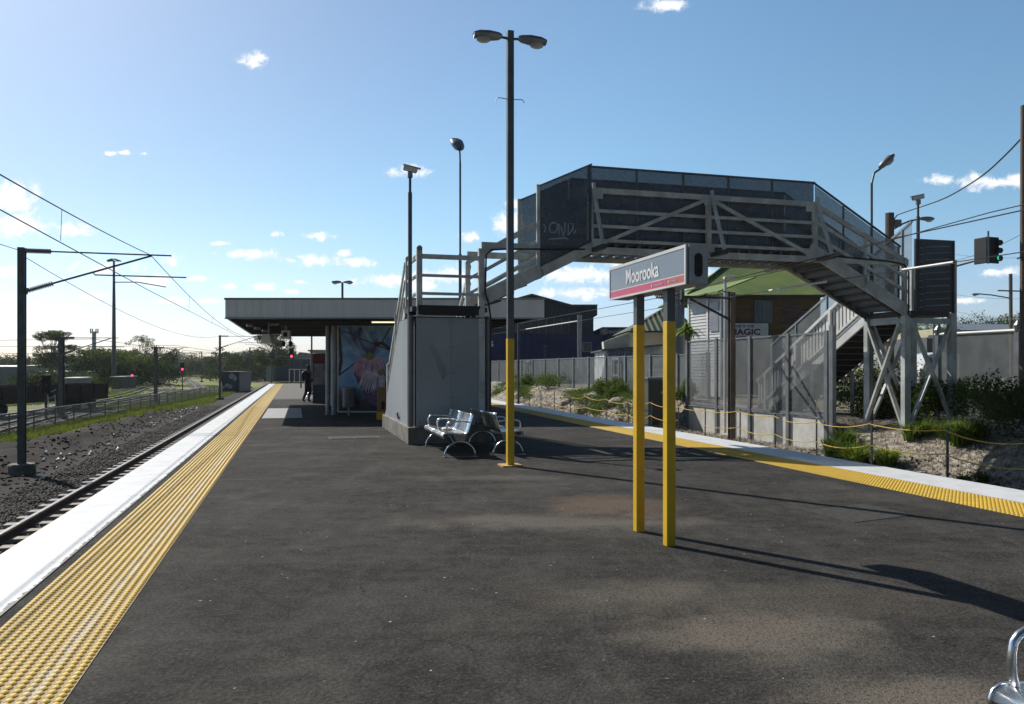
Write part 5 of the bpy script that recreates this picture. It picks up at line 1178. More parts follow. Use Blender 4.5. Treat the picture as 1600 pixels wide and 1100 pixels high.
m = MB(); m.prism([W(sb-.5, ta-.4, zb-.02), W(sb-.5, tb0+.3, zb-.02), W(sb+1.6, tb0+.3, zb+.75), W(sb+1.6, ta-.4, zb+.75)], ZZ*.06); m.build('porch_roof', ROOFG, hs)
# sign on the house
ms = root('shop_sign', 'white board on the brown house wall reading THIS IS THE MAGIC in purple letters', 'sign', P(1170, 515, Yf-.2))
y = Yf-.15; m = MB(); m.wb(X(1136, y), X(1200.5, y), y, y+.05, Z(530, y), Z(505, y)); m.build('board', M('sign_board', (.85, .86, .92), .5), ms)
m = MB(); m.wb(X(1134.5, y), X(1202.5, y), y+.01, y+.08, Z(505, y), Z(503, y)); m.wb(X(1200.5, y), X(1202.5, y), y+.01, y+.08, Z(530, y), Z(505, y)); m.wb(X(1134.5, y), X(1136, y), y+.01, y+.08, Z(530, y), Z(505, y)); m.build('frame', M('navy_frame', (.02, .03, .10), .5), ms)
text('THIS IS THE', .17, M('navy_letter', (.03, .03, .08), .5), (X(1145.5, y), y-.004, Z(511.4, y)), (1, 0, 0), ZZ, ms, depth=.004, bold=.004, sx=1.28)
text('MAGIC', .43, M('purple_letter', (.13, .01, .09), .5), (X(1139.5, y), y-.004, Z(522.8, y)), (1, 0, 0), ZZ, ms, depth=.004, bold=.014, sx=1.22)
text('MILE', .30, M('purple_letter2', (.13, .01, .09), .5), (X(1150, y), y-.004, Z(531.5, y)), (1, 0, 0), ZZ, ms, depth=.004, bold=.006, sx=1.3)
# small house with gable, and graffiti shed in front
h2 = root('house', 'small cream walled house with a dark green gable roof behind the sign posts', 'house', P(1030, 560, 52))
Y = 52; m = MB(); m.wb(X(983, Y), X(1085, Y), Y, Y+7, 0, Z(519, Y)); m.build('wall', M('cream_wall', (.76, .72, .60), .8, 0, (.62, .58, .48), 1), h2)
m = MB(); m.add([(X(978, Y), Y-.5, Z(518, Y)), (X(1090, Y), Y-.5, Z(517, Y)), (X(1090, Y), Y+7.5, Z(517, Y)), (X(978, Y), Y+7.5, Z(518, Y)), (X(1040, Y+3.5), Y+3.5, Z(479, Y+3.5)), (X(1052, Y+3.5), Y+3.5, Z(481, Y+3.5))], [(0, 1, 5, 4), (1, 2, 5), (2, 3, 4, 5), (3, 0, 4)]); rr_ = m.build('roof', corrM('dark_green_roof', (.032, .055, .026), (.06, .08, .035), 2.6, axis=(1, 0, 0), rough=.7), h2)
m = MB(); m.bar((X(978, Y), Y-.5, Z(519, Y)), (X(1090, Y), Y-.5, Z(518, Y)), .1, .12); m.build('gutter', DARK, rr_)
h3 = root('shed', 'low shed with a sagging tin skillion roof and pale graffiti covered wall panels', 'shed', P(990, 600, 43))
Y = 43; GW = M('graffiti_wall', (.74, .77, .77), .8, 0, (.42, .45, .48), .9, contrast=.1)
m = MB(); m.wb(X(944, Y), X(1076, Y), Y, Y+5, 0, Z(546, Y)); m.build('wall', GW, h3)
m = MB(); m.prism([(X(939, Y), Y-.4, Z(546.5, Y)), (X(1076, Y), Y-.4, Z(534, Y)), (X(1076, Y), Y-.4, Z(537, Y)), (X(939, Y), Y-.4, Z(549, Y))][::-1], (0, 6, 0)); m.build('skillion_roof', GALVD, h3)
m = MB(); m.prism([(X(944, Y), Y+.02, Z(546, Y)), (X(1076, Y), Y+.02, Z(546, Y)), (X(1076, Y), Y+.02, Z(537, Y))], (0, .1, 0)); m.build('gable_infill', GW, h3)
for i, (a, b, z0, z1, c_) in enumerate(((950, 974, 590, 570, (.44, .30, .20)), (950, 1000, 612, 592, (.18, .36, .34)), (950, 984, 568, 556, (.36, .46, .52)), (985, 1000, 588, 562, (.42, .44, .47)))):
    m = MB(); m.wb(X(a, Y), X(b, Y), Y-.012, Y, max(.1, Z(z0, Y)), Z(z1, Y)); m.build('painted_patch', M('patch_paint%d' % i, c_, .8, 0, tuple(q*.7 for q in c_), 2), h3)
m = MB()
for i in range(9): 
    cx = X(952+i*5.0, Y); cz = Z(551, Y)+random.uniform(-.06, .06); a0 = random.uniform(0, 6); m.tube([(cx+.09*math.cos(a0+k_*1.5)*(1+.3*(k_ % 2)), Y-.02, cz+.15*math.sin(a0+k_*1.5)) for k_ in range(4)], .022, 4)
m.build('graffiti', M('graffiti_blue', (.10, .14, .30), .7), h3)
m = MB(); m.wb(X(950, Y), X(1000, Y), Y-.02, Y-.008, Z(557, Y), Z(546.5, Y)); m.build('blue_panel', M('panel_blue', (.25, .30, .42), .7), h3)
win(h3, X(1017, Y), X(1037, Y), Z(576, Y), Z(553, Y), Y, WHT, 0)
m = MB(); m.wb(X(1012, Y), X(1040, Y), Y-.5, Y-.05, Z(578.5, Y), Z(577, Y)); m.build('shelf', WHT, h3)
m = MB(); m.prism([(X(944, 46), 46, Z(545, 46)), (X(984, 46), 46, Z(545, 46)), (X(984, 46), 46, Z(519, 46)), (X(943, 46), 46, Z(534, 46))], (0, 1, 0)); o = m.build('parapet_wall', M('cream2', (.70, .67, .55), .8)); base(o, 'low cream parapet wall sloping up behind the graffiti shed', 'wall')
# dark blue industrial building
NAVY = corrM('navy_sheet', (.018, .030, .12), (.014, .022, .09), 1.3, axis=(1, 0, 0), rough=.85, bump=.5); GREYSH = corrM('dark_grey_sheet', (.030, .045, .07), (.022, .033, .05), 1.6, axis=(1, 0, 0), rough=.85, bump=.5)
nb = root('warehouse', 'big dark blue corrugated industrial building with a gabled grey upper storey', 'warehouse', P(850, 600, 75))
Y = 75; m = MB(); m.wb(X(640, Y), X(943, Y), Y, Y+30, -.2, Z(523, Y)); m.wb(X(941, 78), X(1000, 78), 78, 100, -.2, Z(511, 78)); m.build('lower_wall', NAVY, nb)
m = MB(); m.prism([(X(720, Y), Y+.4, Z(523, Y)), (X(928, Y), Y+.4, Z(523, Y)), (X(928, Y), Y+.4, Z(492, Y)), (X(934, Y), Y+.4, Z(492, Y)), (X(934, Y), Y+.4, Z(477, Y)), (X(893, Y), Y+.4, Z(477, Y)), (X(831, Y), Y+.4, Z(460, Y)), (X(760, Y), Y+.4, Z(480, Y)), (X(720, Y), Y+.4, Z(492, Y))], (0, 28, 0)); m.build('upper_storey', GREYSH, nb)
m = MB(); m.bar((X(831, Y), Y+.3, Z(459.5, Y)), (X(893, Y), Y+.3, Z(476.5, Y)), .4, .12); m.bar((X(893, Y), Y+.3, Z(476.5, Y)), (X(934, Y), Y+.3, Z(476.5, Y)), .4, .12); m.bar((X(720, Y), Y+.3, Z(491, Y)), (X(831, Y), Y+.3, Z(459.5, Y)), .4, .12); m.build('roof_edge', GALVD, nb)
wf = M('window_strip', (.03, .035, .05), .3)
for i in range(7):
    xa_ = 806+i*12; m = MB(); m.wb(X(xa_, Y), X(xa_+11, Y), Y+.3, Y+.36, Z(521, Y), Z(497+max(0, 5-i), Y)); m.build('window', wf, nb)
m = MB()
for i in range(8): m.wb(X(805.3+i*12, Y), X(805.8+i*12, Y), Y+.2, Y+.36, Z(521, Y), Z(496, Y))
m.build('mullion', MIDG, nb)
text('s', 1.1, WHT, (X(764.5, Y), Y-.03, Z(541.5, Y)), (1, 0, 0), ZZ, nb, depth=.03, bold=.02)
m = MB(); m.wb(X(938.5, 77), X(948, 77), 76.9, 77.9, Z(522.5, 77), Z(513.5, 77)); m.build('sign_panel', M('sign_pale', (.30, .31, .36), .5), nb)
text('Good', .62, M('letters_pale', (.42, .43, .48), .5), (X(942, 76.7), 76.7, Z(521, 76.7)), (1, 0, 0), ZZ, nb, depth=.03, bold=.012, sx=1.2)
win(nb, X(911, Y), X(924, Y), Z(549, Y), Z(536, Y), Y, GALV, 0)
m = MB(); m.tube([P(905.5, 575, 70), P(905.5, 492, 70)], .2, 8); o = m.build('concrete_pole', GALV); base(o, 'pale concrete pole in front of the dark blue building', 'pole')
m = MB(); m.tube([P(852, 610, 60), P(852, 541, 60)], .05, 6); m.wb(X(850, 60), X(855, 60), 59.8, 60.2, Z(542, 60), Z(539, 60)); o = m.build('garden_light', DARK); base(o, 'thin dark post with a small yellow top in front of the blue building', 'post')

# far right: road furniture, van, shop glimpsed through the tower, distant roofs and hill
vn = root('van', 'white van glimpsed beneath the tower landing of the footbridge', 'van', P(1455, 575, 45))
Y = 45; WHP = M('car_white', (.70, .70, .69), .3, coat=.5); m = MB(); zz = .25
m.prism([(X(1436, Y), Y, .6), (X(1500, Y), Y, .6), (X(1500, Y), Y, 2.4), (X(1466, Y), Y, 2.5), (X(1450, Y), Y, 2.35), (X(1442, Y), Y, 1.6), (X(1436, Y), Y, 1.4)], (0, 1.9, 0)); m.build('body', WHP, vn, bevel=.08)
for px in (1446, 1488):
    m = MB(); m.tube([(X(px, Y), Y-.04, .55), (X(px, Y), Y+.2, .55)], .34, 16); wh = m.build('wheel', BLACK, vn); m = MB(); m.tube([(X(px, Y), Y-.06, .55), (X(px, Y), Y-.03, .55)], .18, 12); m.build('rim', GALV, wh)
m = MB(); m.prism([(X(1449, Y), Y-.02, 1.65), (X(1460, Y), Y-.02, 1.65), (X(1460, Y), Y-.02, 2.2), (X(1453, Y), Y-.02, 2.2)], (0, .03, 0)); m.build('window', GLASS, vn)
sh = root('shop', 'low cream shop with a dark awning seen beneath the tower landing', 'shop', P(1475, 560, 80)); Y = 80
m = MB(); m.wb(X(1460, Y), X(1500, Y), Y, Y+10, Z(527, Y), Z(514, Y)); m.build('wall', M('shop_cream', (.52, .47, .30), .8), sh); m = MB(); m.wb(X(1450, Y), X(1560, Y), Y+.2, Y+10, 0, Z(527, Y)); m.build('shopfront', M('shopfront_grey', (.09, .10, .11), .6), sh); m = MB(); m.wb(X(1450, Y), X(1565, Y), Y-1.2, Y, Z(529, Y), Z(524, Y)); m.build('awning', DARK, sh)
rs_ = root('road_sign', 'round road sign on a post seen between the tower legs', 'road sign', P(1460, 600, 35)); m = MB(); m.tube([P(1459, 600, 35), P(1459, 505, 35)], .04, 8); m.build('post', MIDG, rs_); c = P(1462, 511, 34.9); m = MB(); m.tube([c, c+Vector((.1, .04, 0))], .17, 16); m.build('plate', MIDG, rs_)
big = root('factory_roof', 'long low grey roofed building beyond the bright topped fence', 'building', P(1550, 560, 120)); Y = 120
m = MB(); m.wb(X(1494, Y), X(1700, Y), Y, Y+20, 0, Z(520, Y)); m.build('wall', MIDG, big); m = MB(); m.prism([(X(1490, Y), Y-.5, Z(520, Y)), (X(1700, Y), Y-.5, Z(520, Y)), (X(1700, Y+20), Y+20, Z(510, Y+20)), (X(1494, Y+20), Y+20, Z(510, Y+20))], (0, 0, .4)); m.build('roof', corrM('grey_roof', (.16, .17, .19), (.12, .13, .15), .8, axis=(1, 0, 0)), big)

# ------------------------------------------------------------------ left distance: yard and buildings
# bogie flat wagons
def wagon(label, a, b):
    a = Vector(a); b = Vector(b); d_ = (b-a).normalized(); x = Vector((d_.y, -d_.x, 0)); L = (b-a).length; c = (a+b)/2; r = root('goods_wagon', label, 'wagon', (c.x, c.y, -1.4), 'rusty open wagons standing in the yard')
    m = MB(); m.hexa(c+ZZ*(-.42), d_*L/2, x*1.3, ZZ*.16); m.build('underframe', RUST, r)
    m = MB()
    for sg in (-1, 1): m.hexa(c+x*sg*1.3+ZZ*.12, d_*L/2, x*.03, ZZ*.38); 
    for sg in (-1, 1): m.hexa(c+d_*sg*L/2+ZZ*.12, d_*.03, x*1.3, ZZ*.38)
    for i in range(9):
        for sg in (-1, 1): m.hexa(c+d_*(-L/2+.2+(L-.4)*i/8)+x*sg*1.35+ZZ*.10, d_*.05, x*.04, ZZ*.40)
    m.hexa(c+ZZ*(-.2), d_*L/2*.98, x*1.27, ZZ*.05); m.build('open_body', RUST, r)
    for sg in (-1, 1):
        cb_ = c+d_*sg*(L/2-1.6); m = MB(); m.hexa(cb_+ZZ*(-.85), d_*1.1, x*.75, ZZ*.12); m.hexa(cb_+ZZ*(-.7), d_*.3, x*.9, ZZ*.15); bg = m.build('bogie', BLACK, r)
        for ds in (-.8, .8):
            m = MB()
            for sx_ in (-1, 1): m.tube([cb_+d_*ds+x*sx_*.55-ZZ*.95, cb_+d_*ds+x*sx_*.66-ZZ*.95], .42, 14)
            m.tube([cb_+d_*ds-x*.6-ZZ*.95, cb_+d_*ds+x*.6-ZZ*.95], .07, 8); m.build('wheelset', DARK, bg)
    m = MB(); m.hexa(c+d_*(L/2+.25)-ZZ*.45, d_*.25, x*.08, ZZ*.09); m.build('coupler', BLACK, r)
e = Vector((-30.4, 57, 0)); dw = Vector((-.13, -.99, 0)).normalized()
wagon('far end wagon of the rusty open wagons, its end facing the S-bend track', e+dw*11.5, e); wagon('second rusty open wagon, half hidden by the nearest left mast', e+dw*24.2, e+dw*12.7)
# signals
def signal(label, p, h, z0=-1.4, head=True, ladder=False):
    p = Vector(p); r = root('railway_signal', label, 'railway signal', (p.x, p.y, z0)); m = MB(); m.tube([(p.x, p.y, z0), (p.x, p.y, z0+h)], .07, 8); m.build('post', DARK, r)
    c = Vector((p.x, p.y, z0+h)); dv = Vector((-p.x, -p.y, 0)).normalized(); x = Vector((-dv.y, dv.x, 0)); m = MB(); m.hexa(c, x*.24, dv*.03, ZZ*.52); m.build('backboard', BLACK, r, bevel=.1)
    for i, z in enumerate((.25, -.3)):
        q = c+ZZ*z+dv*.04; m = MB(); m.tube([q, q+dv*.2], .13, 12, cap=False); m.build('hood', BLACK, r); m = MB(); m.tube([q, q+dv*.05], .12, 12); m.build('signal_lens', REDL if i == 1 and not ladder else BLACK, r)
    if ladder:
        m = MB()
        for sg in (-1, 1): m.tube([Vector((p.x, p.y, z0))+x*(.35+sg*.17), Vector((p.x, p.y, z0+h-.6))+x*(.25+sg*.17)], .02, 5)
        for i in range(5): m.tube([Vector((p.x, p.y, z0+.4+i*.3))+x*.14, Vector((p.x, p.y, z0+.4+i*.35))+x*.48], .018, 5)
        m.build('ladder', WHT, r)
signal('red signal on a dark post beside the bright S-bend track', P(285, 575, 96), 3.15+.0)
signal('small red signal in front of the dark trees at the left', P(206.5, 575, 120), 2.2)
signal('red signal at the far end of the left platform edge under the canopy', P(455.5, 575, 84), 4.05-.9+.0, z0=0)
q = P(72, 575, 44); lsig = signal('unlit signal post with a pale ladder beside the wagons', (q.x, q.y, 0), 2.1, ladder=True)
# floodlight tower and antenna
fl_ = root('floodlight_mast', 'very tall slender floodlight mast rising from the yard', 'floodlight mast', P(178, 605, 123))
b = P(178, 606, 118); tpz = CAMZ+168/F*118; m = MB(); m.tube([(b.x, b.y, -1.4), (b.x, b.y, tpz*.6), (b.x, b.y, tpz)], [.34, .24, .14], 10); m.build('mast', GALVD, fl_)
for sg in (-1, 1):
    m = MB(); m.hexa((b.x+sg*.55, b.y, tpz+.05), Vector((.38, 0, .12*-sg)), Vector((0, .3, 0)), ZZ*.12); m.build('floodlight', GALV, fl_)
m = MB(); m.tube([(b.x-.8, b.y, tpz-.1), (b.x+.8, b.y, tpz-.1)], .06, 6); m.build('crossbar', GALVD, fl_)
an = root('antenna_mast', 'pale antenna mast with a forked top above the trees', 'antenna mast', P(147, 600, 200)); m = MB(); m.tube([P(147, 600, 200), P(147, 518, 200)], .5, 8); m.build('mast', GALV, an)
m = MB(); m.tube([P(141.5, 519, 200), P(153, 519, 200)], .12, 5); 
for px in (141.5, 144.5, 150, 153): m.tube([P(px, 521, 200), P(px, 513.5, 200)], .16, 5)
m.build('antenna', GALV, an)
def shed(label, px0, px1, Y, ytop, ybot, wallm, roofm, dep=8, rise=2, name='shed', cat='shed'):
    r = root(name, label, cat, P((px0+px1)/2, ybot, Y)); m = MB(); z0 = Z(ybot, Y)-.5; m.wb(X(px0, Y), X(px1, Y), Y, Y+dep, z0, Z(ytop+rise, Y)); m.build('wall', wallm, r)
    m = MB(); m.prism([(X(px0, Y)-.2, Y-.2, Z(ytop+rise, Y)), (X(px1, Y)+.2, Y-.2, Z(ytop+rise, Y)), (X(px1, Y)+.2, Y+dep, Z(ytop, Y)), (X(px0, Y)-.2, Y+dep, Z(ytop, Y))], (0, 0, .12)); m.build('roof', roofm, r); return r
WROOF = M('bright_tin_roof', (.62, .63, .65), .4, .2, (.5, .5, .52), .5); BLUEG = M('blue_grey_wall', (.20, .24, .28), .7, 0, (.15, .18, .21), .5)
shed('grey electrical box hut with a pale lid in front of the bushes', 97, 121, 95, 591, 604.5, M('hut_grey', (.22, .25, .26), .7), WROOF, 3, .8, 'equipment_hut', 'hut')
shed('long shed with a bright white tin roof behind the dark bushes', 36, 140, 165, 563, 585, BLUEG, WROOF, 40, 9)
shed('second long bright roofed shed lower behind the bushes', 60, 136, 150, 577.5, 588, BLUEG, WROOF, 30, 4)
shed('blue grey shed at the extreme left edge', -60, 27, 110, 572, 600, BLUEG, WROOF, 1.5, 2)
shed('small pale blue shed low between the nearest mast and the bushes', 38, 58, 112, 585, 598, BLUEG, GALVD, 8, 1)
shed('small open yellow posted hut at the foot of the floodlight mast', 174, 192, 112, 589, 606, M('hut_green', (.10, .12, .08), .7), GALV, 4, .6, 'equipment_hut', 'hut')
bx = shed('dark blue painted cabinet with white flowers on it beside the second mast', 346, 374, 92, 582, 612, M('cabinet_navy', (.03, .045, .085), .5), M('cab_edge', (.12, .08, .06), .7), 4, .3, 'relay_cabinet', 'cabinet')
m = MB(); Y = 91.97
for (cx, cy, rx, ry) in ((362, 588, 4.6, 4.8), (367, 592, 3.4, 3.6), (365, 589, 4, 4), (355, 602, 3.8, 3), (360, 604, 3.4, 3.4), (349, 605, 2.4, 1.6)):
    if cx == 355: m.build('flower_painting', M('flower_white', (.34, .40, .44), .7, 0, (.2, .26, .32), 2), bx); m = MB()
    m.prism([(X(cx, Y)+rx/F*Y*math.cos(a)*random.uniform(.85, 1.1), Y, Z(cy, Y)+ry/F*Y*math.sin(a)*random.uniform(.85, 1.1)) for a in np.linspace(0, 6.28, 13)[:-1]], (0, -.02-random.random()*.03, 0))
m.build('flower_painting', bpy.data.materials['flower_white'], bx)
# overpass, far blue building, canopy, barrier
ov_ = root('road_overpass', 'low blue grey road overpass crossing the far tracks', 'overpass', P(260, 580, 260)); Y = 260
m = MB(); m.wb(X(226, Y), X(330, Y), Y, Y+8, Z(577, Y), Z(567.5, Y)); m.build('parapet', M('overpass_blue', (.13, .17, .20), .8), ov_); m = MB(); m.wb(X(256, Y), X(281, Y), Y+.5, Y+6, Z(592, Y), Z(577, Y)); m.wb(X(226, Y), X(234, Y), Y+.5, Y+6, Z(592, Y), Z(577, Y)); m.build('pier', CONC, ov_)
for i, (a, b_, yy0, yy1, Y, c_, lb) in enumerate(((423, 480, 559, 592, 150, (.05, .075, .13), 'dark blue workshop building beyond the end of the platform'), (416, 427, 558, 592, 148, (.20, .24, .29), 'pale grey block at the left end of the blue workshop'), (388, 396, 572, 592, 200, (.4, .38, .34), 'small cream pillar building among the far trees'), (334, 348, 569, 582, 210, (.6, .6, .6), 'small white building among the far trees left of the second mast'), (484, 508, 549, 570, 150, (.30, .37, .44), 'pale blue building showing above the far canopy'))):
    r = root('building', lb, 'building', P((a+b_)/2, yy1, Y)); m = MB(); m.wb(X(a, Y), X(b_, Y), Y, Y+12, Z(yy1, Y)-.5, Z(yy0, Y)); m.build('wall', M('far_wall%d' % i, c_, .7, 0, tuple(q*.75 for q in c_), .4), r); m = MB(); m.wb(X(a, Y)-.3, X(b_, Y)+.3, Y-.3, Y+12.3, Z(yy0, Y), Z(yy0, Y)+.3); m.build('roof', GALV, r)
cn = root('far_canopy', 'small pitched grey platform canopy beyond the person', 'canopy', P(480, 600, 62)); Y = 62
m = MB(); m.prism([(X(459, Y), Y, Z(560, Y)), (X(468, Y), Y, Z(550, Y)), (X(496, Y), Y, Z(554, Y)), (X(560, Y), Y, Z(556, Y)), (X(560, Y), Y, Z(562, Y)), (X(496, Y), Y, Z(560, Y))], (0, 6, 0)); m.build('roof', GALV, cn)
for px in (465, 492): m = MB(); m.tube([(X(px, Y), Y+1, 0), (X(px, Y), Y+1, Z(557, Y))], .06, 6); m.build('column', GALVD, cn)
br_ = root('barrier_fence', 'white tubular barrier fence across the end of the platform', 'fence', P(470, 597, 80)); Y = 79
m = MB(); m.tube([P(452, 577, Y), P(500, 577.5, Y)], .04, 6); m.build('top_rail', WHT, br_)
for px in (452, 460, 468, 476, 484, 492, 500): m = MB(); m.tube([(X(px, Y), Y, 0), (X(px, Y), Y, Z(577, Y))], .035, 6); m.build('post', WHT, br_)
m = MB(); m.tube([P(487.3, 560, 44), (X(487.3, 44), 44, 3.4)], .05, 8); 
lpf = MB(); lpf.tube([(X(487, 55), 55, 0), (X(487, 55), 55, 5.5)], .06, 8); o = lpf.build('slim_pole', GALVD); base(o, 'slim dark pole seen under the canopy above the person', 'pole')

# ------------------------------------------------------------------ vegetation
TG = 'background trees'
tree('tall umbrella shaped gum tree with layered open crown left of the floodlight mast', P(80, 604.5, 128), 8.9, 6.0, 90, 26000, .09, GUM, 'umbrella')
tree('sparse gum tree with twisted bare branches right of the floodlight mast', P(222, 600, 150), 9.0, 6.5, 34, 4600, .10, GUM, 'round')
tree('dark spreading gum tree above the platform end', P(424, 596, 120), 7.6, 6.2, 60, 15000, .10, GUM, 'round')
tree('low dark gum tree left of the second mast', P(345, 594, 165), 7.0, 7.0, 34, 6000, .13, GUM, 'umbrella')
specs = [(20, 612, 125, 5.0, 9, 'bushy', DGREEN, 'low dark bush at the left edge before the blue grey shed'), (62, 607, 108, 3.4, 8, 'bushy', DGREEN, 'dark bush left of the grey hut'), (84, 606, 112, 4.0, 8, 'bushy', DGREEN, 'dark bush behind the grey hut'),
 (112, 605, 118, 3.6, 8, 'bushy', GREEN, 'greener bush right of the grey hut'), (138, 606, 124, 6.4, 11, 'bushy', DGREEN, 'big dark bushy tree left of the floodlight mast'), (160, 606, 126, 5.8, 9, 'bushy', GREEN, 'olive green bushy tree touching the floodlight mast'),
 (198, 605, 130, 5.0, 10, 'bushy', GREEN, 'yellow tinged bushy tree right of the floodlight mast'), (222, 604, 134, 5.2, 11, 'bushy', DGREEN, 'dark bushy tree behind the small red signal'), (246, 603, 140, 6.4, 9, 'bushy', DGREEN, 'dark tree behind the mast at the track bend'),
 (136, 600, 160, 8.0, 10, 'round', GUM, 'thin crowned gum showing beside the antenna mast'), (200, 600, 190, 9.0, 12, 'round', GUM, 'hazy gum tree farther behind right of the floodlight mast'), (45, 600, 210, 9.2, 20, 'round', DGREEN, 'distant rounded tree behind the nearest mast'), (8, 600, 220, 8.4, 22, 'round', DGREEN, 'distant tree clump at the left frame edge'),
 (118, 600, 230, 8.5, 26, 'round', DGREEN, 'distant wide tree behind the white roofed shed'), (268, 598, 290, 9.8, 22, 'bushy', DGREEN, 'far tree behind the overpass, left'), (296, 598, 300, 8.8, 26, 'bushy', DGREEN, 'far tree behind the overpass, right'), (318, 596, 230, 7.4, 14, 'bushy', DGREEN, 'tree behind the slim pale mast'),
 (362, 597, 180, 6.4, 13, 'bushy', DGREEN, 'dark tree behind the painted cabinet'), (378, 597, 185, 6.8, 10, 'bushy', GREEN, 'green tree right of the painted cabinet'), (402, 597, 165, 6.4, 11, 'bushy', DGREEN, 'dark bushy tree left of the blue workshop'), (440, 594, 180, 6.2, 9, 'round', GUM, 'pale gum behind the signal at the platform end'),
 (1500, 560, 150, 9.5, 18, 'bushy', DGREEN, 'dark tree beyond the long grey roof, nearest the tower'), (1535, 560, 155, 9.2, 18, 'bushy', DGREEN, 'dark tree beyond the long grey roof, middle'), (1568, 560, 150, 9.8, 16, 'bushy', DGREEN, 'dark tree beyond the long grey roof, beside the distant pole'), (1600, 560, 140, 11.0, 16, 'round', GUM, 'taller open gum behind the distant pole'), (1440, 560, 120, 7.5, 12, 'bushy', GREEN, 'green tree seen through the tower legs'), (1470, 560, 130, 7.8, 11, 'bushy', GREEN, 'tree behind the cream shop')]
YT = [596, 588, 587, 589, 553, 549, 560, 557, 543, 546, 549, 559, 561, 563, 555, 558, 556, 556, 552, 549, 545, 500, 499, 496, 489, 506, 508]; lb_i = 0
for (px, py, Y, h, w_, stl, mt_, lb) in specs:
    z0 = -1.4 if px < 900 else 0; q = P(px, 575, Y); n_cl = 26 if stl == 'bushy' else 24
    h = (CAMZ+(575-YT[lb_i])/F*Y-z0)/(1.02 if stl == 'bushy' else 1.06); lb_i += 1
    tree(lb, (q.x, q.y, z0), h, w_, n_cl+12, 9000, .07+Y*.0006, mt_, stl, None, 'tree')
# far tree belt
cen = []; rad = []
for i in range(420):
    px = random.uniform(-200, 470); Y = random.uniform(330, 420); q = P(px, 575, Y); hh = 2.2+1.6*nz3(px, 3, .02)+random.uniform(-.6, .6); cen.append((q.x, q.y, -1.5+random.uniform(0, hh))); rad.append((5, 5, 1.6))
base(leaves('far_wood', cen, rad, 60000, .38, DGREEN), 'distant band of dark woodland along the horizon at the left', 'woodland', kind='stuff')
cen = []; rad = []
for i in range(200):
    px = random.uniform(1480, 1900); Y = random.uniform(230, 300); q = P(px, 575, Y); cen.append((q.x, q.y, random.uniform(0, 15+3*nz3(px, 1, .02)))); rad.append((5, 5, 2.4))
base(leaves('far_wood', cen, rad, 26000, .34, DGREEN), 'distant band of dark woodland beyond the long grey roof at the right', 'woodland', kind='stuff')
# bushes on the bank (each a countable shrub) built from leaf clumps
def shrub(label, s, t, h, w_, n, size, matl, name='shrub', flat=.3):
    p = W(s, t, zg(s, t)-.05); r = root(name, label, 'shrub', p); cen = []; rad = []
    for i in range(12): a = random.uniform(0, 6.28); q = random.random()**.5*w_*.38; cen.append((p.x+q*math.cos(a), p.y+q*math.sin(a), p.z+h*random.uniform(.2, .75))); rad.append((w_*.22, w_*.22, h*.28))
    leaves('foliage', cen, rad, n, size, matl, r, flat=flat, hollow=.2)
    m = MB(); 
    for c in cen[::3]: m.tube([p, (Vector(c)+p)/2+Vector((0, 0, -.05)), c], .012, 4)
    m.build('stems', BARK, r); return r
def q_on(px, s): q = PS(px, 575, s); return ST(q)
SH = [(818, 15.2, 1.0, 1.8, 'small round bush beside the yellow lamp post, in front of the far fence'), (857, 15.1, 1.25, 2.8, 'wide bright green bush on the bank before the far fence'), (946, 15.0, 1.0, 1.7, 'leafy bush at the left foot of the graffiti shed'), (965, 14.8, .8, 1.6, 'leafy bush in front of the graffiti shed'), (1072, 15.0, 1.0, 1.2, 'weedy bush between the sign post and the panel fence')]
for px, s, h, w_, lb in SH:
    t = q_on(px, s)[1]; shrub(lb, s, t, h, w_, 2600, .05, GREEN)
cen = []; rad = []
for i in range(150):
    px = random.choice([random.uniform(885, 1000), random.uniform(770, 830), random.uniform(900, 990)]); s = random.uniform(13.5, 15.3); t = q_on(px, s)[1]
    if t < 28.5: continue
    p = W(s, t, zg(s, t)); cen.append(tuple(p+ZZ*.06)); rad.append((.5, .5, .16))
base(leaves('ground_cover', cen, rad, 26000, .045, GREEN), 'low leafy creeper trailing over the mulched bank', 'ground cover', kind='stuff')
# strappy clumps in front of and under the tower
def clump(label, px, py_base, s, h, n, matl=GREEN, wd=.032, lean=1.25):
    h *= .8; t = q_on(px, s)[1]; p = W(s, t, zg(s, t)-.03); r = root('grass_clump', label, 'plant', p)
    pts = [(p.x+random.gauss(0, h*.13), p.y+random.gauss(0, h*.13), p.z) for _ in range(n)]; blades('blades', pts, h, wd, lean, matl, r, droop=1.6); return r
CLP = [(1303, 0, 13.4, .75, 420, 'dark strappy clump at the foot of the fence end post'), (1340, 0, 13.1, .80, 500, 'strappy green clump just left of the first tower leg'), (1386, 0, 13.3, .62, 420, 'bright strappy clump right of the near rope picket'), (1322, 0, 13.9, .7, 300, 'dark strappy clump behind, under the street stair'), (1500, 0, 14.6, .70, 520, 'large strappy clump in the sun right of the tower legs'), (1478, 0, 14.9, .6, 380, 'strappy clump against the foot of the right tower leg'), (1445, 0, 14.9, .55, 300, 'strappy clump between the tower legs'), (1425, 0, 14.6, .55, 300, 'small strappy clump at the centre tower leg'), (1525, 0, 14.9, .65, 400, 'strappy clump at the right before the dark shrubs'), (1505, 0, 13.1, .35, 160, 'tiny tuft of grass on the mulch near the last rope picket'), (1535, 0, 13.4, .32, 160, 'tiny pale tuft at the edge of the shade')]
for px, _, s, h, n, lb in CLP: clump(lb, px, 0, s, h, n, LIME if 'bright' in lb or 'sun' in lb or 'tower leg' in lb else GREEN)
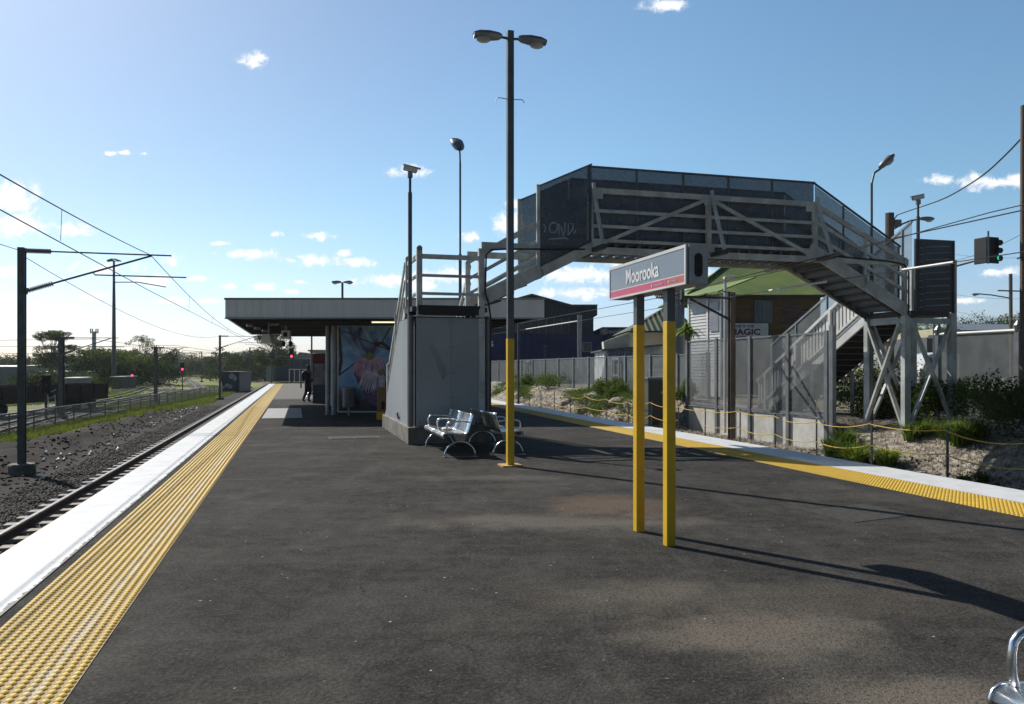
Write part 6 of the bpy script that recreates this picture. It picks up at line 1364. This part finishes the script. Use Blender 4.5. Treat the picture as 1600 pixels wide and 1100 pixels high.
for i, (px, s, h, w_, lb) in enumerate(((1588, 15.2, 1.6, 2.0, 'tall dark shrub at the right edge before the street fence'), (1620, 14.6, 1.8, 2.4, 'dark shrub cut by the right edge of the photo'), (1440, 16.0, 1.2, 1.8, 'leafy shrub behind the tower braces'), (1470, 15.9, 1.2, 1.6, 'second leafy shrub behind the tower braces'), (1370, 15.8, 1.0, 1.6, 'shaded shrub beneath the street stair'), (1335, 16.9, 1.9, 2.2, 'dark leafy shrub behind the open side of the street stair'), (1400, 17.5, 2.0, 3.0, 'tall dark shrub behind the tower, left'), (1452, 17.4, 1.4, 2.6, 'dark shrub behind the tower, right'))):
    t = q_on(px, s)[1]; shrub(lb, s, t, h, w_, 3400, .04, DGREEN if i != 3 else GREEN, flat=.1)
# palm-like plant on the fence corner
pl_ = root('palm', 'spiky bright green palm topped plant above the fence corner beside the white boarded bay', 'palm', W(15.6, 28, .2)); q = PS(1074, 515, 15.6)
m = MB(); m.tube([(q.x, q.y, .1), (q.x+.05, q.y, q.z*.6), (q.x, q.y, q.z)], [.14, .11, .13], 8); m.build('trunk', BARK, pl_)
V = []; Fq = []; n = 0
for i in range(64):
    a = random.uniform(0, 6.28); el = random.uniform(-.1, 1.3); L = random.uniform(.5, .85); d0 = Vector((math.cos(a)*math.cos(el), math.sin(a)*math.cos(el), math.sin(el))); x = d0.cross(ZZ).normalized(); p = Vector(q)
    for k_ in range(6):
        u = k_/5; pp = p+d0*L*u-ZZ*.65*L*u*u; w_ = .045*math.sin(.3+2.6*u)+.004; V += [tuple(pp-x*w_), tuple(pp+x*w_)]
        if k_: Fq.append((n+2*k_-2, n+2*k_-1, n+2*k_+1, n+2*k_))
    n += 12
npmesh('fronds', np.array(V), np.array(Fq), LIME, pl_)
# dry straw mulch on the bank
pts = []
while len(pts) < 16000:
    t = 9+random.random()**1.3*38; s = random.uniform(12.5, 15.2)
    if 18.6 < t < 27 and s > 14.2: continue
    pts.append(tuple(W(s, t, zg(s, t)-.01)))
base(blades('mulch', pts, .11, .016, 2.2, M('straw', (.48, .43, .35), .9, 0, (.18, .14, .10), 3), droop=2.2), 'dry straw like mulch and twigs covering the bank', 'mulch', kind='stuff')
fsx = [(13.2, 31, .35), (14.1, 33, .5), (13.5, 36, .45), (13.8, 39, .5), (13.0, 42, .4), (14.4, 29.5, .45), (13.4, 46, .5), (12.9, 34.5, .3)]
for i, (s, t, r_) in enumerate(fsx):
    m = MB(); m.blob(W(s, t, zg(s, t)+.02), (r_, r_*.8, r_*.5), 8, .12); o = m.build('rock', M('rock%d' % i, (.36, .32, .27), .9, 0, (.22, .19, .15), 4, .5, 15)); base(o, 'pale rock number', 'rock'); 
    o['label'] = ['pale rock at the right end of the bank by the cabinet', 'pale rock under the creeper left of the cabinet', 'pale flat rock low on the bank', 'big pale rock halfway along the bank', 'low pale rock near the rope pickets', 'pale rock beside the concrete wall end', 'pale rock toward the lamp post end of the bank', 'small pale rock at the foot of the bank'][i]
for i, (px, lb) in enumerate(((1187, 'rusty tin can lying at the foot of the bank near the panel fence'),)): pass
print('objects', len(bpy.data.objects), 'polys', sum(len(o.data.polygons) for o in bpy.data.objects if o.type == 'MESH'))
# ------------------------------------------------------------------ haze: one closed box of thin even air
hb = MB(); hb.wb(-420, 260, -30, 520, -3.0, 24); hm = bpy.data.materials.new('haze'); hm.use_nodes = True; t = NT(hm.node_tree); pv = t.n('ShaderNodeVolumePrincipled'); pv.inputs['Density'].default_value = .00022; pv.inputs['Color'].default_value = (.86, .93, 1, 1); pv.inputs['Anisotropy'].default_value = .1
o_ = t.n('ShaderNodeOutputMaterial'); t.t.links.new(pv.outputs[0], o_.inputs['Volume']); ho = hb.build('haze', hm); ho['kind'] = 'stuff'
